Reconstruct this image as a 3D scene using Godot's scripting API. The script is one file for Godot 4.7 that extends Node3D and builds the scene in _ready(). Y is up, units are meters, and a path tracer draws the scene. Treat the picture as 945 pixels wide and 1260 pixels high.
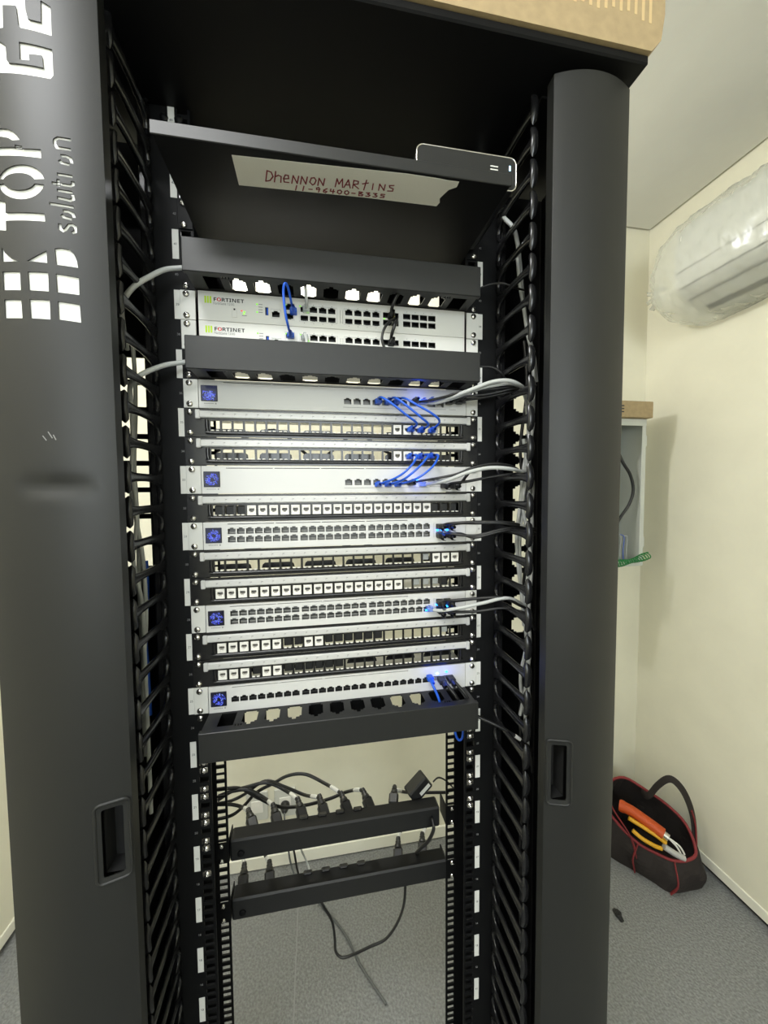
extends Node3D

const UNIT := 0.04445
const BASE := 0.1
const RIGHT := 1.465
const LEFT := -1.09
const BACK := -0.895
const FRONT := 3.8
const TOP := 2.69

var M := {}
var used := {}
var shared := {}
var rng := RandomNumberGenerator.new()
var cuts: Array[PackedVector2Array] = []
var strokes: Array[PackedVector2Array] = []
var ink: Array[PackedVector2Array] = []


# ---------------------------------------------------------------- helpers
func uy(n: float) -> float:
	return BASE + (n - 0.5) * UNIT

func numbered(called: String) -> String:
	var k: int = used.get(called, 0)
	used[called] = k + 1
	return called if k == 0 else "%s_%03d" % [called, k]

func tag(o: Node3D, label: String, category: String, group := "") -> Node3D:
	o.set_meta("label", label)
	o.set_meta("category", category)
	if group != "":
		o.set_meta("group", group)
	return o

func thing(called: String, label: String, category: String, at := Vector3.ZERO, group := "") -> Node3D:
	var o := Node3D.new()
	o.name = numbered(called)
	add_child(o, true)
	o.position = at
	tag(o, label, category, group)
	return o

func part(called: String, mesh: Mesh, mat: Material, parent: Node3D, at := Vector3.ZERO, turn := Basis()) -> MeshInstance3D:
	var o := MeshInstance3D.new()
	o.name = numbered(called) if parent == self else numbered(str(parent.get_instance_id()) + called).trim_prefix(str(parent.get_instance_id()))
	o.mesh = mesh
	o.material_override = mat
	o.transform = Transform3D(turn, at)
	parent.add_child(o, true)
	return o

func struct(called: String, mesh: Mesh, mat: Material, at := Vector3.ZERO) -> MeshInstance3D:
	var o := part(called, mesh, mat, self, at)
	o.set_meta("kind", "structure")
	return o

func mb() -> SurfaceTool:
	var st := SurfaceTool.new()
	st.begin(Mesh.PRIMITIVE_TRIANGLES)
	return st

func tri(st: SurfaceTool, a: Vector3, b: Vector3, c: Vector3, na: Vector3, nb: Vector3, nc: Vector3) -> void:
	var n := (a - c).cross(a - b)
	if n.dot(na + nb + nc) < 0.0:
		st.set_normal(na); st.add_vertex(a)
		st.set_normal(nc); st.add_vertex(c)
		st.set_normal(nb); st.add_vertex(b)
	else:
		st.set_normal(na); st.add_vertex(a)
		st.set_normal(nb); st.add_vertex(b)
		st.set_normal(nc); st.add_vertex(c)

func flat(st: SurfaceTool, a: Vector3, b: Vector3, c: Vector3, out: Vector3) -> void:
	var n := (a - c).cross(a - b).normalized()
	if n.dot(out) < 0.0:
		n = -n
	tri(st, a, b, c, n, n, n)

func quad(st: SurfaceTool, a: Vector3, b: Vector3, c: Vector3, d: Vector3, out: Vector3) -> void:
	flat(st, a, b, c, out)
	flat(st, a, c, d, out)

# a box with chamfered edges, added to st
func add_box(st: SurfaceTool, c: Vector3, s: Vector3, b := 0.0, turn := Basis()) -> void:
	var h := s * 0.5
	b = minf(b, minf(h.x, minf(h.y, h.z)) * 0.9)
	var v := func(axis: int, sg: Vector3) -> Vector3:
		var p := h - Vector3(b, b, b)
		p[axis] = h[axis]
		return c + turn * (p * sg)
	for axis in 3:
		var u := (axis + 1) % 3
		var w := (axis + 2) % 3
		for s1 in [-1.0, 1.0]:
			var q := []
			for k in [[-1.0, -1.0], [1.0, -1.0], [1.0, 1.0], [-1.0, 1.0]]:
				var sg := Vector3()
				sg[axis] = s1; sg[u] = k[0]; sg[w] = k[1]
				q.append(v.call(axis, sg))
			var o := Vector3(); o[axis] = s1
			quad(st, q[0], q[1], q[2], q[3], turn * o)
			if b > 0.0:
				for s2 in [-1.0, 1.0]:
					var g0 := Vector3(); g0[axis] = s1; g0[u] = s2; g0[w] = -1.0
					var g1 := g0; g1[w] = 1.0
					quad(st, v.call(axis, g0), v.call(axis, g1), v.call(u, g1), v.call(u, g0), turn * Vector3(g0 + g1))
	if b > 0.0:
		for sx in [-1.0, 1.0]:
			for sy in [-1.0, 1.0]:
				for sz in [-1.0, 1.0]:
					var g := Vector3(sx, sy, sz)
					flat(st, v.call(0, g), v.call(1, g), v.call(2, g), turn * g)

func box_mesh(s: Vector3, b := 0.0) -> ArrayMesh:
	var key := "box%s%s" % [s, b]
	if not shared.has(key):
		var st := mb()
		add_box(st, Vector3.ZERO, s, b)
		shared[key] = st.commit()
	return shared[key]

func smooth_path(pts: Array, per := 6) -> PackedVector3Array:
	var out := PackedVector3Array()
	for i in pts.size() - 1:
		var p0: Vector3 = pts[maxi(i - 1, 0)]
		var p1: Vector3 = pts[i]
		var p2: Vector3 = pts[i + 1]
		var p3: Vector3 = pts[mini(i + 2, pts.size() - 1)]
		for k in per:
			out.append(p1.cubic_interpolate(p2, p0, p3, float(k) / per))
	out.append(pts[pts.size() - 1])
	return out

# a tube whose cross-section may be an ellipse: radii (across, up) per point or one for all
func add_tube(st: SurfaceTool, path: PackedVector3Array, radii: Array, sides := 8, up_hint := Vector3(0.13, 0.97, 0.2), closed := false) -> void:
	var rings := []
	var n := path.size()
	var ref := up_hint
	for i in n:
		var a := path[(i - 1 + n) % n] if closed else path[maxi(i - 1, 0)]
		var b := path[(i + 1) % n] if closed else path[mini(i + 1, n - 1)]
		var t := (b - a).normalized()
		var side := t.cross(ref).normalized()
		var up := side.cross(t).normalized()
		ref = up
		var r: Vector2 = radii[mini(i, radii.size() - 1)]
		var ring := []
		for k in sides:
			var w := TAU * k / sides
			var d := side * cos(w) * r.x + up * sin(w) * r.y
			var nn := (side * cos(w) / r.x + up * sin(w) / r.y).normalized()
			ring.append([path[i] + d, nn])
		rings.append(ring)
	for i in (n if closed else n - 1):
		var r0: Array = rings[i]
		var r1: Array = rings[(i + 1) % n]
		for k in sides:
			var l := (k + 1) % sides
			tri(st, r0[k][0], r0[l][0], r1[l][0], r0[k][1], r0[l][1], r1[l][1])
			tri(st, r0[k][0], r1[l][0], r1[k][0], r0[k][1], r1[l][1], r1[k][1])
	if not closed:
		for e in [[0, path[0] - path[1]], [n - 1, path[n - 1] - path[n - 2]]]:
			var ring: Array = rings[e[0]]
			for k in sides:
				flat(st, path[e[0]], ring[k][0], ring[(k + 1) % sides][0], e[1])

func tube_mesh(pts: Array, r: float, sides := 8, per := 6) -> ArrayMesh:
	var st := mb()
	add_tube(st, smooth_path(pts, per), [Vector2(r, r)], sides)
	return st.commit()

# profile of (radius, height) turned about +z
func add_lathe(st: SurfaceTool, profile: PackedVector2Array, seg := 16, at := Vector3.ZERO, turn := Basis()) -> void:
	for i in profile.size() - 1:
		var p := profile[i]
		var q := profile[i + 1]
		var nr := Vector2(q.y - p.y, p.x - q.x).normalized()
		if nr.x < 0.0:
			nr = -nr
		if absf(nr.x) < 0.001:
			nr = Vector2(0, 1.0 if p.y >= 0.0 or q.y > 0.0 else -1.0)
		for k in seg:
			var a := TAU * k / seg
			var b := TAU * (k + 1) / seg
			var f := func(c: Vector2, w: float) -> Vector3: return at + turn * Vector3(c.x * cos(w), c.x * sin(w), c.y)
			var g := func(w: float) -> Vector3: return turn * Vector3(nr.x * cos(w), nr.x * sin(w), nr.y)
			tri(st, f.call(p, a), f.call(p, b), f.call(q, b), g.call(a), g.call(b), g.call(b))
			tri(st, f.call(p, a), f.call(q, b), f.call(q, a), g.call(a), g.call(b), g.call(a))

# a flat plate facing +z with rectangular holes (touching holes join), walls down into each hole
func add_plate(st: SurfaceTool, r: Rect2, holes: Array, z: float, rim: float, deep: float) -> void:
	var xs := {r.position.x: 1, r.end.x: 1}
	var ys := {r.position.y: 1, r.end.y: 1}
	for h: Rect2 in holes:
		xs[snappedf(h.position.x, 0.00001)] = 1; xs[snappedf(h.end.x, 0.00001)] = 1
		ys[snappedf(h.position.y, 0.00001)] = 1; ys[snappedf(h.end.y, 0.00001)] = 1
	var X := xs.keys(); X.sort()
	var Y := ys.keys(); Y.sort()
	var open := {}
	for i in X.size() - 1:
		for j in Y.size() - 1:
			var c := Vector2((X[i] + X[i + 1]) * 0.5, (Y[j] + Y[j + 1]) * 0.5)
			for h: Rect2 in holes:
				if h.has_point(c):
					open[Vector2i(i, j)] = 1
					break
	for i in X.size() - 1:
		for j in Y.size() - 1:
			var x0: float = X[i]; var x1: float = X[i + 1]; var y0: float = Y[j]; var y1: float = Y[j + 1]
			if not open.has(Vector2i(i, j)):
				quad(st, Vector3(x0, y0, z), Vector3(x1, y0, z), Vector3(x1, y1, z), Vector3(x0, y1, z), Vector3.BACK)
				quad(st, Vector3(x0, y0, z - deep), Vector3(x1, y0, z - deep), Vector3(x1, y1, z - deep), Vector3(x0, y1, z - deep), Vector3.FORWARD)
				continue
			if i > 0 and not open.has(Vector2i(i - 1, j)):
				quad(st, Vector3(x0, y0, z), Vector3(x0, y1, z), Vector3(x0, y1, z - deep), Vector3(x0, y0, z - deep), Vector3.RIGHT)
			if i < X.size() - 2 and not open.has(Vector2i(i + 1, j)):
				quad(st, Vector3(x1, y0, z), Vector3(x1, y1, z), Vector3(x1, y1, z - deep), Vector3(x1, y0, z - deep), Vector3.LEFT)
			if j > 0 and not open.has(Vector2i(i, j - 1)):
				quad(st, Vector3(x0, y0, z), Vector3(x1, y0, z), Vector3(x1, y0, z - deep), Vector3(x0, y0, z - deep), Vector3.UP)
			if j < Y.size() - 2 and not open.has(Vector2i(i, j + 1)):
				quad(st, Vector3(x0, y1, z), Vector3(x1, y1, z), Vector3(x1, y1, z - deep), Vector3(x0, y1, z - deep), Vector3.DOWN)
	var a := r.position
	var b := r.end
	quad(st, Vector3(a.x, a.y, z), Vector3(b.x, a.y, z), Vector3(b.x, a.y, z - rim), Vector3(a.x, a.y, z - rim), Vector3.DOWN)
	quad(st, Vector3(a.x, b.y, z), Vector3(b.x, b.y, z), Vector3(b.x, b.y, z - rim), Vector3(a.x, b.y, z - rim), Vector3.UP)
	quad(st, Vector3(a.x, a.y, z), Vector3(a.x, b.y, z), Vector3(a.x, b.y, z - rim), Vector3(a.x, a.y, z - rim), Vector3.LEFT)
	quad(st, Vector3(b.x, a.y, z), Vector3(b.x, b.y, z), Vector3(b.x, b.y, z - rim), Vector3(b.x, a.y, z - rim), Vector3.RIGHT)

# a flat outline (x, y) extruded from z0 to z1, mapped by xf
func add_slab(st: SurfaceTool, poly: PackedVector2Array, z0: float, z1: float, xf := Transform3D()) -> void:
	var big := PackedVector2Array()
	for p in poly:
		big.append(p * 1000.0)
	var t := Geometry2D.triangulate_polygon(big)
	for k in range(0, t.size(), 3):
		for z in [z0, z1]:
			var o := xf.basis * Vector3(0, 0, 1.0 if z == maxf(z0, z1) else -1.0)
			flat(st, xf * Vector3(poly[t[k]].x, poly[t[k]].y, z), xf * Vector3(poly[t[k + 1]].x, poly[t[k + 1]].y, z), xf * Vector3(poly[t[k + 2]].x, poly[t[k + 2]].y, z), o)
	var turn := -1.0 if Geometry2D.is_polygon_clockwise(big) else 1.0
	for i in poly.size():
		var p := poly[i]
		var q := poly[(i + 1) % poly.size()]
		var o := xf.basis * Vector3((q - p).y * turn, -(q - p).x * turn, 0)
		quad(st, xf * Vector3(p.x, p.y, z0), xf * Vector3(q.x, q.y, z0), xf * Vector3(q.x, q.y, z1), xf * Vector3(p.x, p.y, z1), o)

func letters(called: String, words: String, height: float, mat: Material, parent: Node3D, at: Vector3, bold := false, centred := false, stretch := 1.0) -> MeshInstance3D:
	var key := "text%s%s%s" % [words, height, bold]
	if not shared.has(key):
		var f := SystemFont.new()
		f.font_names = PackedStringArray(["Droid Sans"])
		if bold:
			f.font_weight = 700
		var t := TextMesh.new()
		t.text = words
		t.font = f
		t.font_size = 32
		t.pixel_size = height / 32.0 * 1.35
		t.depth = 0.0004
		t.curve_step = 4.0
		t.horizontal_alignment = HORIZONTAL_ALIGNMENT_CENTER if centred else HORIZONTAL_ALIGNMENT_LEFT
		t.vertical_alignment = VERTICAL_ALIGNMENT_CENTER
		shared[key] = t
	return part(called, shared[key], mat, parent, at, Basis.from_scale(Vector3(stretch, 1, 1)))

func mat(colour: Color, rough := 0.6, metal := 0.0) -> StandardMaterial3D:
	var m := StandardMaterial3D.new()
	m.albedo_color = colour
	m.roughness = rough
	m.metallic = metal
	return m

func noise_tex(freq: float, c0: Color, c1: Color, size := 512, s := 1, octaves := 4) -> NoiseTexture2D:
	var n := FastNoiseLite.new()
	n.noise_type = FastNoiseLite.TYPE_SIMPLEX_SMOOTH
	n.seed = s
	n.frequency = freq
	n.fractal_octaves = octaves
	var g := Gradient.new()
	g.set_color(0, c0)
	g.set_color(1, c1)
	var t := NoiseTexture2D.new()
	t.width = size
	t.height = size
	t.seamless = true
	t.noise = n
	t.color_ramp = g
	return t

func grained(colour: Color, spread: float, freq: float, scale: float, rough: float, bump := 0.0, s := 1) -> StandardMaterial3D:
	var m := mat(Color.WHITE, rough)
	m.albedo_texture = noise_tex(freq, colour * Color(1 - spread, 1 - spread, 1 - spread), colour * Color(1 + spread, 1 + spread, 1 + spread), 512, s)
	m.uv1_triplanar = true
	m.uv1_world_triplanar = true
	m.uv1_scale = Vector3.ONE * scale
	if bump > 0.0:
		m.heightmap_enabled = true
		m.heightmap_scale = bump
		m.heightmap_texture = noise_tex(freq, Color.BLACK, Color.WHITE, 512, s + 5)
	return m

func glow(colour: Color, energy: float) -> StandardMaterial3D:
	var m := mat(colour * 0.3, 0.3)
	m.emission_enabled = true
	m.emission = colour
	m.emission_energy_multiplier = energy
	return m

func clear(colour: Color, alpha: float, rough := 0.1) -> StandardMaterial3D:
	var m := mat(Color(colour, alpha), rough)
	m.transparency = BaseMaterial3D.TRANSPARENCY_ALPHA
	return m


func materials() -> void:
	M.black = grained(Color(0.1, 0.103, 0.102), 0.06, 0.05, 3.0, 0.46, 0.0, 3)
	M.rack = mat(Color(0.05, 0.052, 0.056), 0.5)
	M.rack.metallic_specular = 0.3
	M.cover = mat(Color(0.1, 0.103, 0.1), 0.48)
	M.plastic = mat(Color(0.1, 0.1, 0.105), 0.25)
	M.dull = mat(Color(0.085, 0.087, 0.09), 0.5)
	M.dark = mat(Color(0.06, 0.06, 0.06), 0.8)
	M.white = mat(Color(0.81, 0.81, 0.8), 0.4)
	M.ear = mat(Color(0.84, 0.84, 0.82), 0.42)
	M.fire = mat(Color(0.86, 0.86, 0.84), 0.45)
	M.sheet = mat(Color(0.96, 0.96, 0.94), 0.5)
	M.steel = mat(Color(0.78, 0.78, 0.77), 0.4, 0.35)
	M.chrome = mat(Color(0.86, 0.85, 0.83), 0.22, 1.0)
	M.strip = mat(Color(0.78, 0.78, 0.77), 0.25)
	M.jack = mat(Color(0.92, 0.91, 0.88), 0.4)
	M.port = mat(Color(0.5, 0.5, 0.49), 0.5, 0.2)
	M.portdark = mat(Color(0.13, 0.13, 0.13), 0.5)
	M.slit = mat(Color(0.12, 0.12, 0.12), 0.7)
	M.blue = mat(Color(0.13, 0.36, 0.82), 0.4)
	M.gray = mat(Color(0.73, 0.74, 0.73), 0.45)
	M.rubber = mat(Color(0.11, 0.11, 0.11), 0.42)
	M.paper = mat(Color(0.86, 0.86, 0.84), 0.7)
	M.tape = grained(Color(0.9, 0.89, 0.84), 0.06, 0.08, 20.0, 0.8, 0.0, 9)
	M.red = mat(Color(0.5, 0.07, 0.1), 0.6)
	M.text = mat(Color(0.2, 0.2, 0.2), 0.6)
	M.faint = mat(Color(0.55, 0.55, 0.55), 0.6)
	M.logored = mat(Color(0.8, 0.12, 0.16), 0.5)
	M.shutter = mat(Color(0.55, 0.54, 0.52), 0.5)
	M.cordshadow = mat(Color(0.36, 0.37, 0.37), 0.6)  # outlet cord grey, softened so its floor run passes for shadow
	M.lime = mat(Color(0.72, 0.86, 0.12), 0.5)
	M.ledgreen = glow(Color(0.55, 1.0, 0.1), 0.73)
	M.ledred = glow(Color(1.0, 0.25, 0.15), 0.55)
	M.ledblue = glow(Color(0.12, 0.5, 1.0), 4.09)
	M.ledwhite = glow(Color(0.6, 0.85, 1.0), 2.73)
	M.gold = mat(Color(0.75, 0.7, 0.2), 0.4, 0.4)
	M.clearplug = clear(Color(0.92, 0.95, 0.95), 0.35, 0.15)
	M.litplug = clear(Color(0.45, 0.62, 1.0), 0.45, 0.15)  # clear plug with the blue port glow put into its colour
	M.wall = grained(Color(0.9, 0.884, 0.805), 0.015, 0.012, 0.7, 0.75, 0.0, 21)
	M.ceiling = grained(Color(0.86, 0.857, 0.83), 0.015, 0.012, 0.6, 0.85, 0.0, 22)
	M.skirting = mat(Color(0.93, 0.92, 0.86), 0.4)
	M.carpet = grained(Color(0.51, 0.515, 0.51), 0.14, 0.09, 2.2, 0.95, 0.3, 31)
	M.card = grained(Color(0.66, 0.58, 0.44), 0.05, 0.03, 3.0, 0.8, 0.0, 41)
	M.cabinet = mat(Color(0.78, 0.79, 0.76), 0.45)
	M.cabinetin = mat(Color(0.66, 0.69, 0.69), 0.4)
	M.unit = mat(Color(0.8, 0.8, 0.77), 0.45)
	M.wrap = clear(Color(0.9, 0.91, 0.88), 0.3, 0.24)
	M.bag = grained(Color(0.15, 0.125, 0.115), 0.12, 0.2, 8.0, 0.85, 0.0, 51)
	M.trimred = mat(Color(0.5, 0.16, 0.17), 0.7)
	M.orange = mat(Color(0.74, 0.3, 0.1), 0.5)
	M.yellow = mat(Color(0.84, 0.63, 0.12), 0.45)
	M.green = mat(Color(0.12, 0.5, 0.24), 0.5)
	M.fillglow = glow(Color(0.92, 0.97, 1.0), 1.0)  # glow of the added window panes, front fill only
	M.lamp = glow(Color(1.0, 0.97, 0.9), 3.0)
	# status screens: dark glass with a ring of blue dots
	for k in 5:
		var im := Image.create(64, 64, false, Image.FORMAT_RGBA8)
		im.fill(Color(0.06, 0.07, 0.16) if k > 2 else Color(0.16, 0.18, 0.28))
		for d in 150:
			var a := rng.randf() * TAU
			var rad := rng.randf_range(9, 27) if k else rng.randf_range(3, 28)
			var x := int(32 + cos(a) * rad)
			var y := int(32 + sin(a) * rad)
			if k == 0:
				y = int(rng.randf_range(22, 60))
			im.fill_rect(Rect2i(x, y, rng.randi_range(2, 4), rng.randi_range(2, 4)), Color(0.16, 0.2, 1.0).lerp(Color(0.6, 0.7, 1.0), rng.randf()))
		var m := mat(Color(0.05, 0.05, 0.07), 0.12)
		m.emission_enabled = true
		m.emission = Color.WHITE
		m.emission_operator = BaseMaterial3D.EMISSION_OP_MULTIPLY
		m.emission_texture = ImageTexture.create_from_image(im)
		m.emission_energy_multiplier = 0.45
		M["screen%d" % k] = m


# ---------------------------------------------------------------- small shared parts
func screw_mesh() -> ArrayMesh:
	if not shared.has("screw"):
		var st := mb()
		add_lathe(st, PackedVector2Array([Vector2(0.0049, 0), Vector2(0.0049, 0.0012), Vector2(0.0041, 0.0024), Vector2(0.0024, 0.0032), Vector2(0.0012, 0.0034)]), 14)
		add_lathe(st, PackedVector2Array([Vector2(0.0012, 0.0034), Vector2(0.0004, 0.0022), Vector2(0.0001, 0.0022)]), 8)
		shared.screw = st.commit()
	return shared.screw

func cross_mesh() -> ArrayMesh:
	if not shared.has("cross"):
		var st := mb()
		add_box(st, Vector3(0, 0, 0.0031), Vector3(0.0042, 0.0009, 0.0008))
		add_box(st, Vector3(0, 0, 0.0031), Vector3(0.0009, 0.0042, 0.0008))
		shared.cross = st.commit()
	return shared.cross

func screws(t: Node3D, z: float) -> void:
	for x in [-0.2326, 0.2326]:
		for y in [-0.015875, 0.015875]:
			var s := part("screw", screw_mesh(), M.chrome, t, Vector3(x, y, z), Basis(Vector3.BACK, rng.randf() * TAU))
			part("screw_slot", cross_mesh(), M.dark, s)

# the dark pocket behind an open jack
func pocket_mesh(w: float, h: float, d: float) -> ArrayMesh:
	var key := "pocket%s%s%s" % [w, h, d]
	if not shared.has(key):
		var st := mb()
		var a := w * 0.5
		var b := h * 0.5
		quad(st, Vector3(-a, -b, -d), Vector3(a, -b, -d), Vector3(a, b, -d), Vector3(-a, b, -d), Vector3.BACK)
		quad(st, Vector3(-a, -b, 0), Vector3(a, -b, 0), Vector3(a, -b, -d), Vector3(-a, -b, -d), Vector3.UP)
		quad(st, Vector3(-a, b, 0), Vector3(a, b, 0), Vector3(a, b, -d), Vector3(-a, b, -d), Vector3.DOWN)
		quad(st, Vector3(-a, -b, 0), Vector3(-a, b, 0), Vector3(-a, b, -d), Vector3(-a, -b, -d), Vector3.RIGHT)
		quad(st, Vector3(a, -b, 0), Vector3(a, b, 0), Vector3(a, b, -d), Vector3(a, -b, -d), Vector3.LEFT)
		add_box(st, Vector3(0, -b * 0.45, -d * 0.62), Vector3(w * 0.8, h * 0.3, d * 0.6))
		shared[key] = st.commit()
	return shared[key]

func ears(t: Node3D, m: Material) -> void:
	for s in [-1.0, 1.0]:
		var st := mb()
		add_box(st, Vector3(s * 0.2306, 0, 0.001), Vector3(0.0214, 0.0437, 0.002), 0.0006)
		part("mounting_ear", st.commit(), m, t)

func chassis(t: Node3D, depth: float, m: Material) -> void:
	var st := mb()
	add_box(st, Vector3(0, 0, -0.016 - depth * 0.5), Vector3(0.434, 0.0425, depth), 0.001)
	part("chassis", st.commit(), m, t)

func jack_hole(x: float, y: float, w: float, h: float, notch_up: bool) -> Array:
	var y1 := y + h * 0.5 - 0.0001 if notch_up else y - h * 0.5 - 0.0018
	return [Rect2(x - w * 0.5, y - h * 0.5, w, h), Rect2(x - w * 0.24, y1, w * 0.48, 0.0019)]


# ---------------------------------------------------------------- equipment
# a pale managed switch; ports is a list of [x, y, notch up, dark], cages a list of (x, y)
func network_switch(n: int, look: int, label: String, ports: Array, cages: Array, outline: Array) -> Node3D:
	var t := thing("network_switch", label, "network switch", Vector3(0, uy(n), 0))
	var holes := []
	for p in ports:
		holes.append_array(jack_hole(p[0], p[1], 0.0119, 0.0086, p[2]))
	for c: Vector2 in cages:
		holes.append(Rect2(c.x - 0.0066, c.y - 0.0045, 0.0132, 0.009))
	for k in 4:
		holes.append(Rect2(-0.1828 + k * 0.0745, 0.0178, 0.0722, 0.0011))
	var st := mb()
	add_plate(st, Rect2(-0.2188, -0.0217, 0.4376, 0.0434), holes, 0.003, 0.018, 0.002)
	part("faceplate", st.commit(), M.white, t)
	ears(t, M.ear)
	chassis(t, 0.12, M.steel)
	screws(t, 0.002)
	var vent := box_mesh(Vector3(0.073, 0.0016, 0.001))
	for k in 4:
		part("vent_slot", vent, M.slit, t, Vector3(-0.1828 + k * 0.0745 + 0.0361, 0.01835, 0.0004))
	var screen := mb()
	var a := 0.0115
	screen.set_normal(Vector3.BACK)
	for v in [[-1, -1], [1, 1], [1, -1], [-1, -1], [-1, 1], [1, 1]]:
		screen.set_normal(Vector3.BACK)
		screen.set_uv(Vector2(v[0] * 0.5 + 0.5, 0.5 - v[1] * 0.5))
		screen.add_vertex(Vector3(v[0] * a, v[1] * a, 0.0009))
	var frame := part("status_screen", box_mesh(Vector3(0.0245, 0.0245, 0.0012), 0.0005), M.portdark, t, Vector3(-0.2035, 0.0008, 0.0034))
	part("screen_glass", screen.commit(), M["screen%d" % look], frame)
	var tm := mb()
	for k in 6:
		add_box(tm, Vector3(-0.2105 + k * 0.0024, -0.0148, 0.0031), Vector3(0.0017, 0.0011, 0.0003))
	add_box(tm, Vector3(-0.1942, -0.0148, 0.0031), Vector3(0.0022, 0.0021, 0.0003))
	var marks := part("printed_mark", tm.commit(), M.faint, t)
	marks.set_meta("kind", "stuff")
	for p in ports:
		part("network_port", pocket_mesh(0.0127, 0.0112, 0.011), M.portdark if p[3] else M.port, t, Vector3(p[0], p[1] + (0.0007 if p[2] else -0.0007), 0.0009))
	for c: Vector2 in cages:
		part("fibre_cage", pocket_mesh(0.0134, 0.0092, 0.012), M.steel, t, Vector3(c.x, c.y, 0.0009))
	if outline.size():
		var lines := mb()
		for l: Rect2 in outline:
			add_box(lines, Vector3(l.get_center().x, l.get_center().y, 0.0031), Vector3(l.size.x, l.size.y, 0.0003))
		part("outline_mark", lines.commit(), M.faint, t)
	return t

func row_of_eight(y: float) -> Array:
	var out := []
	for k in 8:
		out.append([0.0116 + k * 0.0159, y, true, false])
	return out

func two_rows(dark: bool) -> Array:
	var out := []
	for g in 3:
		for k in 8:
			for r in 2:
				out.append([-0.1763 + g * 0.1132 + k * 0.01385, 0.0066 if r == 0 else -0.0068, true, dark])
	return out

func one_row(y: float) -> Array:
	var out := []
	for g in 3:
		for k in 8:
			out.append([-0.1783 + g * 0.1132 + k * 0.01385, y, true, true])
	return out

func keystone_mesh() -> ArrayMesh:
	if not shared.has("keystone"):
		var st := mb()
		add_plate(st, Rect2(-0.0066, -0.0078, 0.0132, 0.0156), [Rect2(-0.0042, -0.0014, 0.0084, 0.0046), Rect2(-0.0024, -0.0034, 0.0048, 0.0021)], 0.001, 0.02, 0.006)
		add_box(st, Vector3(0, 0.0062, 0.0012), Vector3(0.0112, 0.0018, 0.0012), 0.0004)
		shared.keystone = st.commit()
	return shared.keystone

# a 24-way keystone panel; filled lists the occupied openings
func patch_panel(n: int, label: String, filled: Array, blanks := [], shaded := []) -> void:
	var t := thing("patch_bay", label, "patch panel", Vector3(0, uy(n), 0))
	var holes := []
	for k in 24:
		holes.append(Rect2(-0.1966 + k * 0.0172 - 0.0069, -0.0125, 0.0138, 0.016))
	var st := mb()
	add_plate(st, Rect2(-0.2413, -0.0217, 0.4826, 0.0434), holes, 0.002, 0.002, 0.002)
	part("panel_frame", st.commit(), M.plastic, t)
	st = mb()
	var rail := [Vector3(-0.2085, 0.005, 0.003), Vector3(-0.2085, -0.006, 0.003), Vector3(-0.207, -0.0125, 0.003), Vector3(-0.202, -0.0155, 0.003), Vector3(-0.1, -0.0157, 0.003), Vector3(0.1, -0.0157, 0.003), Vector3(0.2045, -0.0155, 0.003), Vector3(0.2095, -0.0125, 0.003), Vector3(0.211, -0.006, 0.003), Vector3(0.211, 0.005, 0.003)]
	add_tube(st, smooth_path(rail, 4), [Vector2(0.0022, 0.0028)], 8, Vector3(1, 0.1, 0.1))
	part("rounded_rim", st.commit(), M.plastic, t)
	st = mb()
	add_box(st, Vector3(0.001, 0.0126, 0.0045), Vector3(0.449, 0.0112, 0.005), 0.0016)
	var strip := part("label_strip", st.commit(), M.strip, t)
	for s in [-1.0, 1.0]:
		part("strip_end", box_mesh(Vector3(0.007, 0.0142, 0.005), 0.0012), M.strip, strip, Vector3(0.001 + s * 0.2215, 0.0122, 0.0062))
	st = mb()
	for k in 24:
		add_box(st, Vector3(-0.1995 + k * 0.0172, 0.0133, 0.0071), Vector3(0.0022, 0.0011, 0.0003))
		add_box(st, Vector3(-0.2010 + k * 0.0172, 0.0125, 0.0071), Vector3(0.0004, 0.0036, 0.0003))
	var ticks := part("printed_tick", st.commit(), M.faint, strip)
	ticks.set_meta("kind", "stuff")
	st = mb()
	for k in 24:
		if not k in filled:
			for s in [-1.0, 1.0]:
				add_box(st, Vector3(-0.1966 + k * 0.0172 + s * 0.0036, -0.0117, 0.0026), Vector3(0.0048, 0.0018, 0.0028), 0.0006)  # two small white bars at the foot of each empty opening
	if filled.size() < 24:
		part("port_clip", st.commit(), M.jack, t).set_meta("kind", "stuff")
	for k in filled:
		var kj := part("keystone_jack", keystone_mesh(), M.jack, t, Vector3(-0.1966 + k * 0.0172, -0.0045, 0.0022))
		part("jack_opening", pocket_mesh(0.0096, 0.0088, 0.008), M.shutter, kj, Vector3(0, -0.0006, -0.001))
	for k in blanks:
		part("blank_insert", box_mesh(Vector3(0.0126, 0.0112, 0.012), 0.001), M.gray, t, Vector3(-0.1966 + k * 0.0172, -0.0036, -0.012))
	for k in shaded:
		part("jack_body", box_mesh(Vector3(0.013, 0.0148, 0.024), 0.001), M.dull, t, Vector3(-0.1966 + k * 0.0172, -0.0045, -0.018))  # dark blocks put into empty openings to imitate their shade
	ears_screws_panel(t)
	if filled.size() < 6:
		for k in 6:
			var rise: float = 0.0005 if n == 34 else -0.0055
			var cx := -0.178 + k * 0.0705
			st = mb()
			add_slab(st, PackedVector2Array([Vector2(cx - 0.027, -0.014), Vector2(cx + 0.027, -0.014), Vector2(cx + 0.0255, rise - 0.003), Vector2(cx + 0.022, rise), Vector2(cx - 0.022, rise), Vector2(cx - 0.0255, rise - 0.003)]), -0.022, -0.020)
			part("cable_support", st.commit(), M.plastic, t)

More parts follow.
